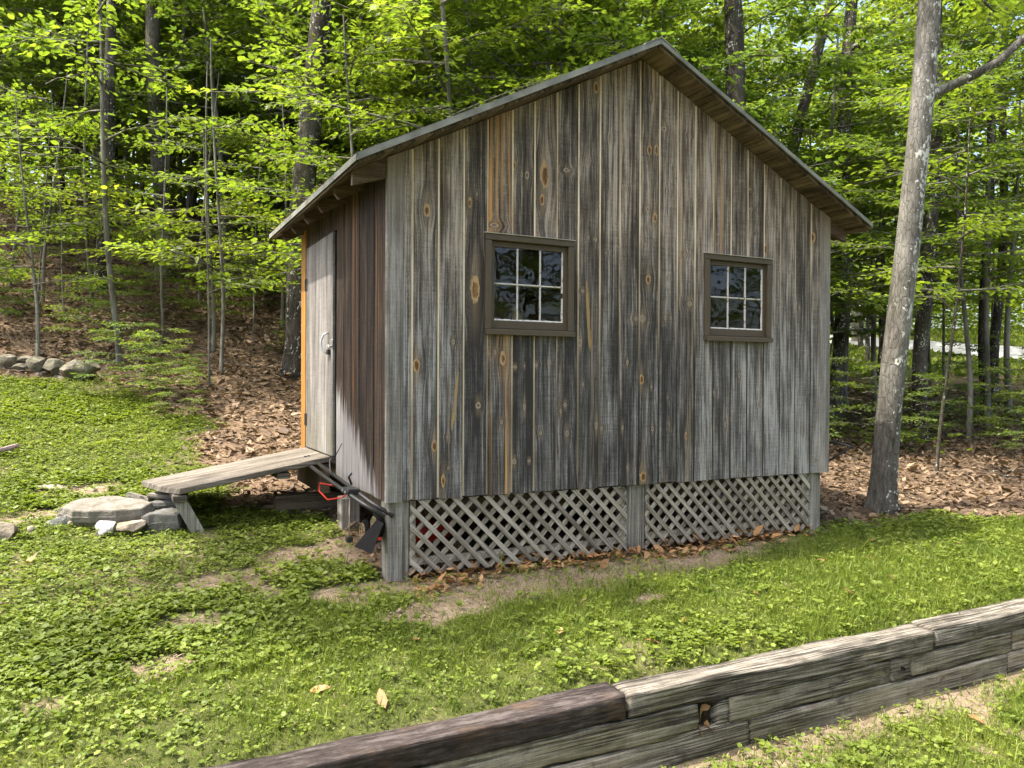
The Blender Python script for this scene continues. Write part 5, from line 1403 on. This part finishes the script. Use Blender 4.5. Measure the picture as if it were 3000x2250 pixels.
for i, (x_, y_) in enumerate(spots_in(8, -3.2, .9, 6.6, 9.5, .6)):
    tree("thin_sapling", x_, y_, UT[0], LOWSP if i % 2 else SAP[1], "thin leafy sapling on the litter bank", "sapling", "thin saplings on the bank", (prng.normal(0, .06), prng.normal(0, .06)), i * 1.9, prng.uniform(.6, .9))
# trees beside and behind the photographer: they shade the lawn and show in the panes
for i, (x_, y_) in enumerate([(-9, -11), (-4, -14), (1.5, -13), (7, -11), (-13, -6), (12, -9), (-1.5, -17), (4.5, -16)]):
    tree("clearing_tree", x_, y_, BT[i % 3], BIG[i % 3], "tree across the clearing, mirrored in the shed's panes", "tree", "trees across the clearing", (0, 0), i * 1.1, 1.0)
for i, (x_, y_) in enumerate([(-11.5, -1.5)]):
    tree("shade_tree", x_, y_, BT[1], SPARSE, "open crowned tree outside the picture, shading the lawn", "tree", "trees shading the lawn", (0, 0), i * 2.0, 1.0)

for i, (x_, y_) in enumerate([(3.5, -9), (5.5, -10), (7.5, -8.5), (9.5, -10), (2, -10.5), (11, -7.5), (6.5, -12), (9, -13), (13, -10), (4.2, -12.5), (0, -12), (12, -13)]):
    k = i % 4
    tree("clearing_sapling", x_, y_, UT[k], UND[k], "leafy young tree across the clearing, mirrored in the shed's panes", "tree", "young trees across the clearing", (0, 0), i * 1.9, 1.1)
SLIM = crown_mesh(251, 9.4, 5.9, .95, 30, 14, .11, M_leaf_mid, M_bark_smooth, 11, .6)  # compact crown for an added, unseen tree that shades the door wall
tree("wall_shade_tree", -3.75, .72, trunk_mesh(499, .05, 9.2, M_bark_smooth, .4, 10, 22, .04, .7), SLIM, "slender tree added outside the picture to shade the door wall", "tree", "trees shading the lawn")
# far wood beyond single trees
fr_ = np.random.default_rng(9)
NC = 2100
az = fr_.uniform(-.42, 1.35, NC); ds = np.concatenate([fr_.uniform(25, 42, NC // 3), fr_.uniform(38, 75, NC - NC // 3)])
cxs = CAM.x + np.sin(az) * ds; cys = CAM.y + np.cos(az) * ds
ff = (cxs - CAM.x) * .4492 + (cys - CAM.y) * .8934; rr_ = (cxs - CAM.x) * .8934 - (cys - CAM.y) * .4492
az2 = fr_.uniform(.72, 1.2, 700); ds2 = fr_.uniform(41, 62, 700)
az = np.concatenate([fr_.uniform(-.16, .62, 420), az, az2]); ds = np.concatenate([fr_.uniform(18.5, 27, 420), ds, ds2]); NC += 1120
cxs = CAM.x + np.sin(az) * ds; cys = CAM.y + np.cos(az) * ds
ff = (cxs - CAM.x) * .4492 + (cys - CAM.y) * .8934; rr_ = (cxs - CAM.x) * .8934 - (cys - CAM.y) * .4492
hh = H(cxs, cys) + .3 + fr_.uniform(0, 1, NC) ** 1.1 * np.where(np.arange(NC) >= NC - 700, 6.5, np.where(ds < 27, 9, np.where(ds < 40, 13, 20)))
k = ~((rr_ / ff > .36) & (hh < 6.0) & (ds < 40)); cxs, cys, hh = cxs[k], cys[k], hh[k]
per = 80; n = len(cxs) * per
pos = np.stack([np.repeat(cxs, per), np.repeat(cys, per), np.repeat(hh, per)], 1) + fr_.normal(0, 1, (n, 3)) * np.array([1.6, 1.6, .9])
d = rdir(fr_, n); d[:, 2] = fr_.normal(-.1, .25, n)
V, F = place(LEAF_V, LEAF_F, pos, d, np.stack([fr_.normal(0, .45, n), fr_.normal(0, .45, n), np.ones(n)], 1), fr_.uniform(.16, .34, n))
tag(ob("distant_woods", mesh("distant_woods", V, F, [M_leaf_light])), "bright mass of sunlit leaves far back in the wood", "woods", kind="stuff")
# low green growth on the verge of the lane and the wood floor at the right
vr = np.random.default_rng(12); n = 12000
vx = vr.uniform(16, 34, n); vy = vr.uniform(6, 26, n); s_ = .79 * vx + .61 * vy
k = (s_ > 22) & (np.abs(vx - np.interp(vy, rc[::-1, 1], rc[::-1, 0])) > 1.5); vx, vy = vx[k], vy[k]; n = len(vx)
d = rdir(vr, n); d[:, 2] = 1.2
V, F = place(LEAF_V, LEAF_F, np.stack([vx, vy, H(vx, vy)], 1), d, rdir(vr, n), vr.uniform(.12, .25, n))
tag(ob("verge_grass", mesh("verge_grass", V, F, [M_weed])), "bright grass along the pale lane", "grass", kind="stuff")
nv = 5200; vx = vr.uniform(5.5, 16, nv); vy = vr.uniform(.8, 10, nv); k = (vnoise(vx, vy, .7, 61) > .5); vx, vy = vx[k], vy[k]; n = len(vx)
d = rdir(vr, n); d[:, 2] = vr.uniform(0, .5, n)
V, F = place(LEAF_V, LEAF_F, np.stack([vx, vy, H(vx, vy) + vr.uniform(.05, .3, n)], 1), d, np.stack([vr.normal(0, .3, n), vr.normal(0, .3, n), np.ones(n)], 1), vr.uniform(.07, .13, n))
tag(ob("woodland_seedlings", mesh("woodland_seedlings", V, F, [M_leaf_mid])), "low green seedlings over the litter right of the shed", "seedlings", kind="stuff")
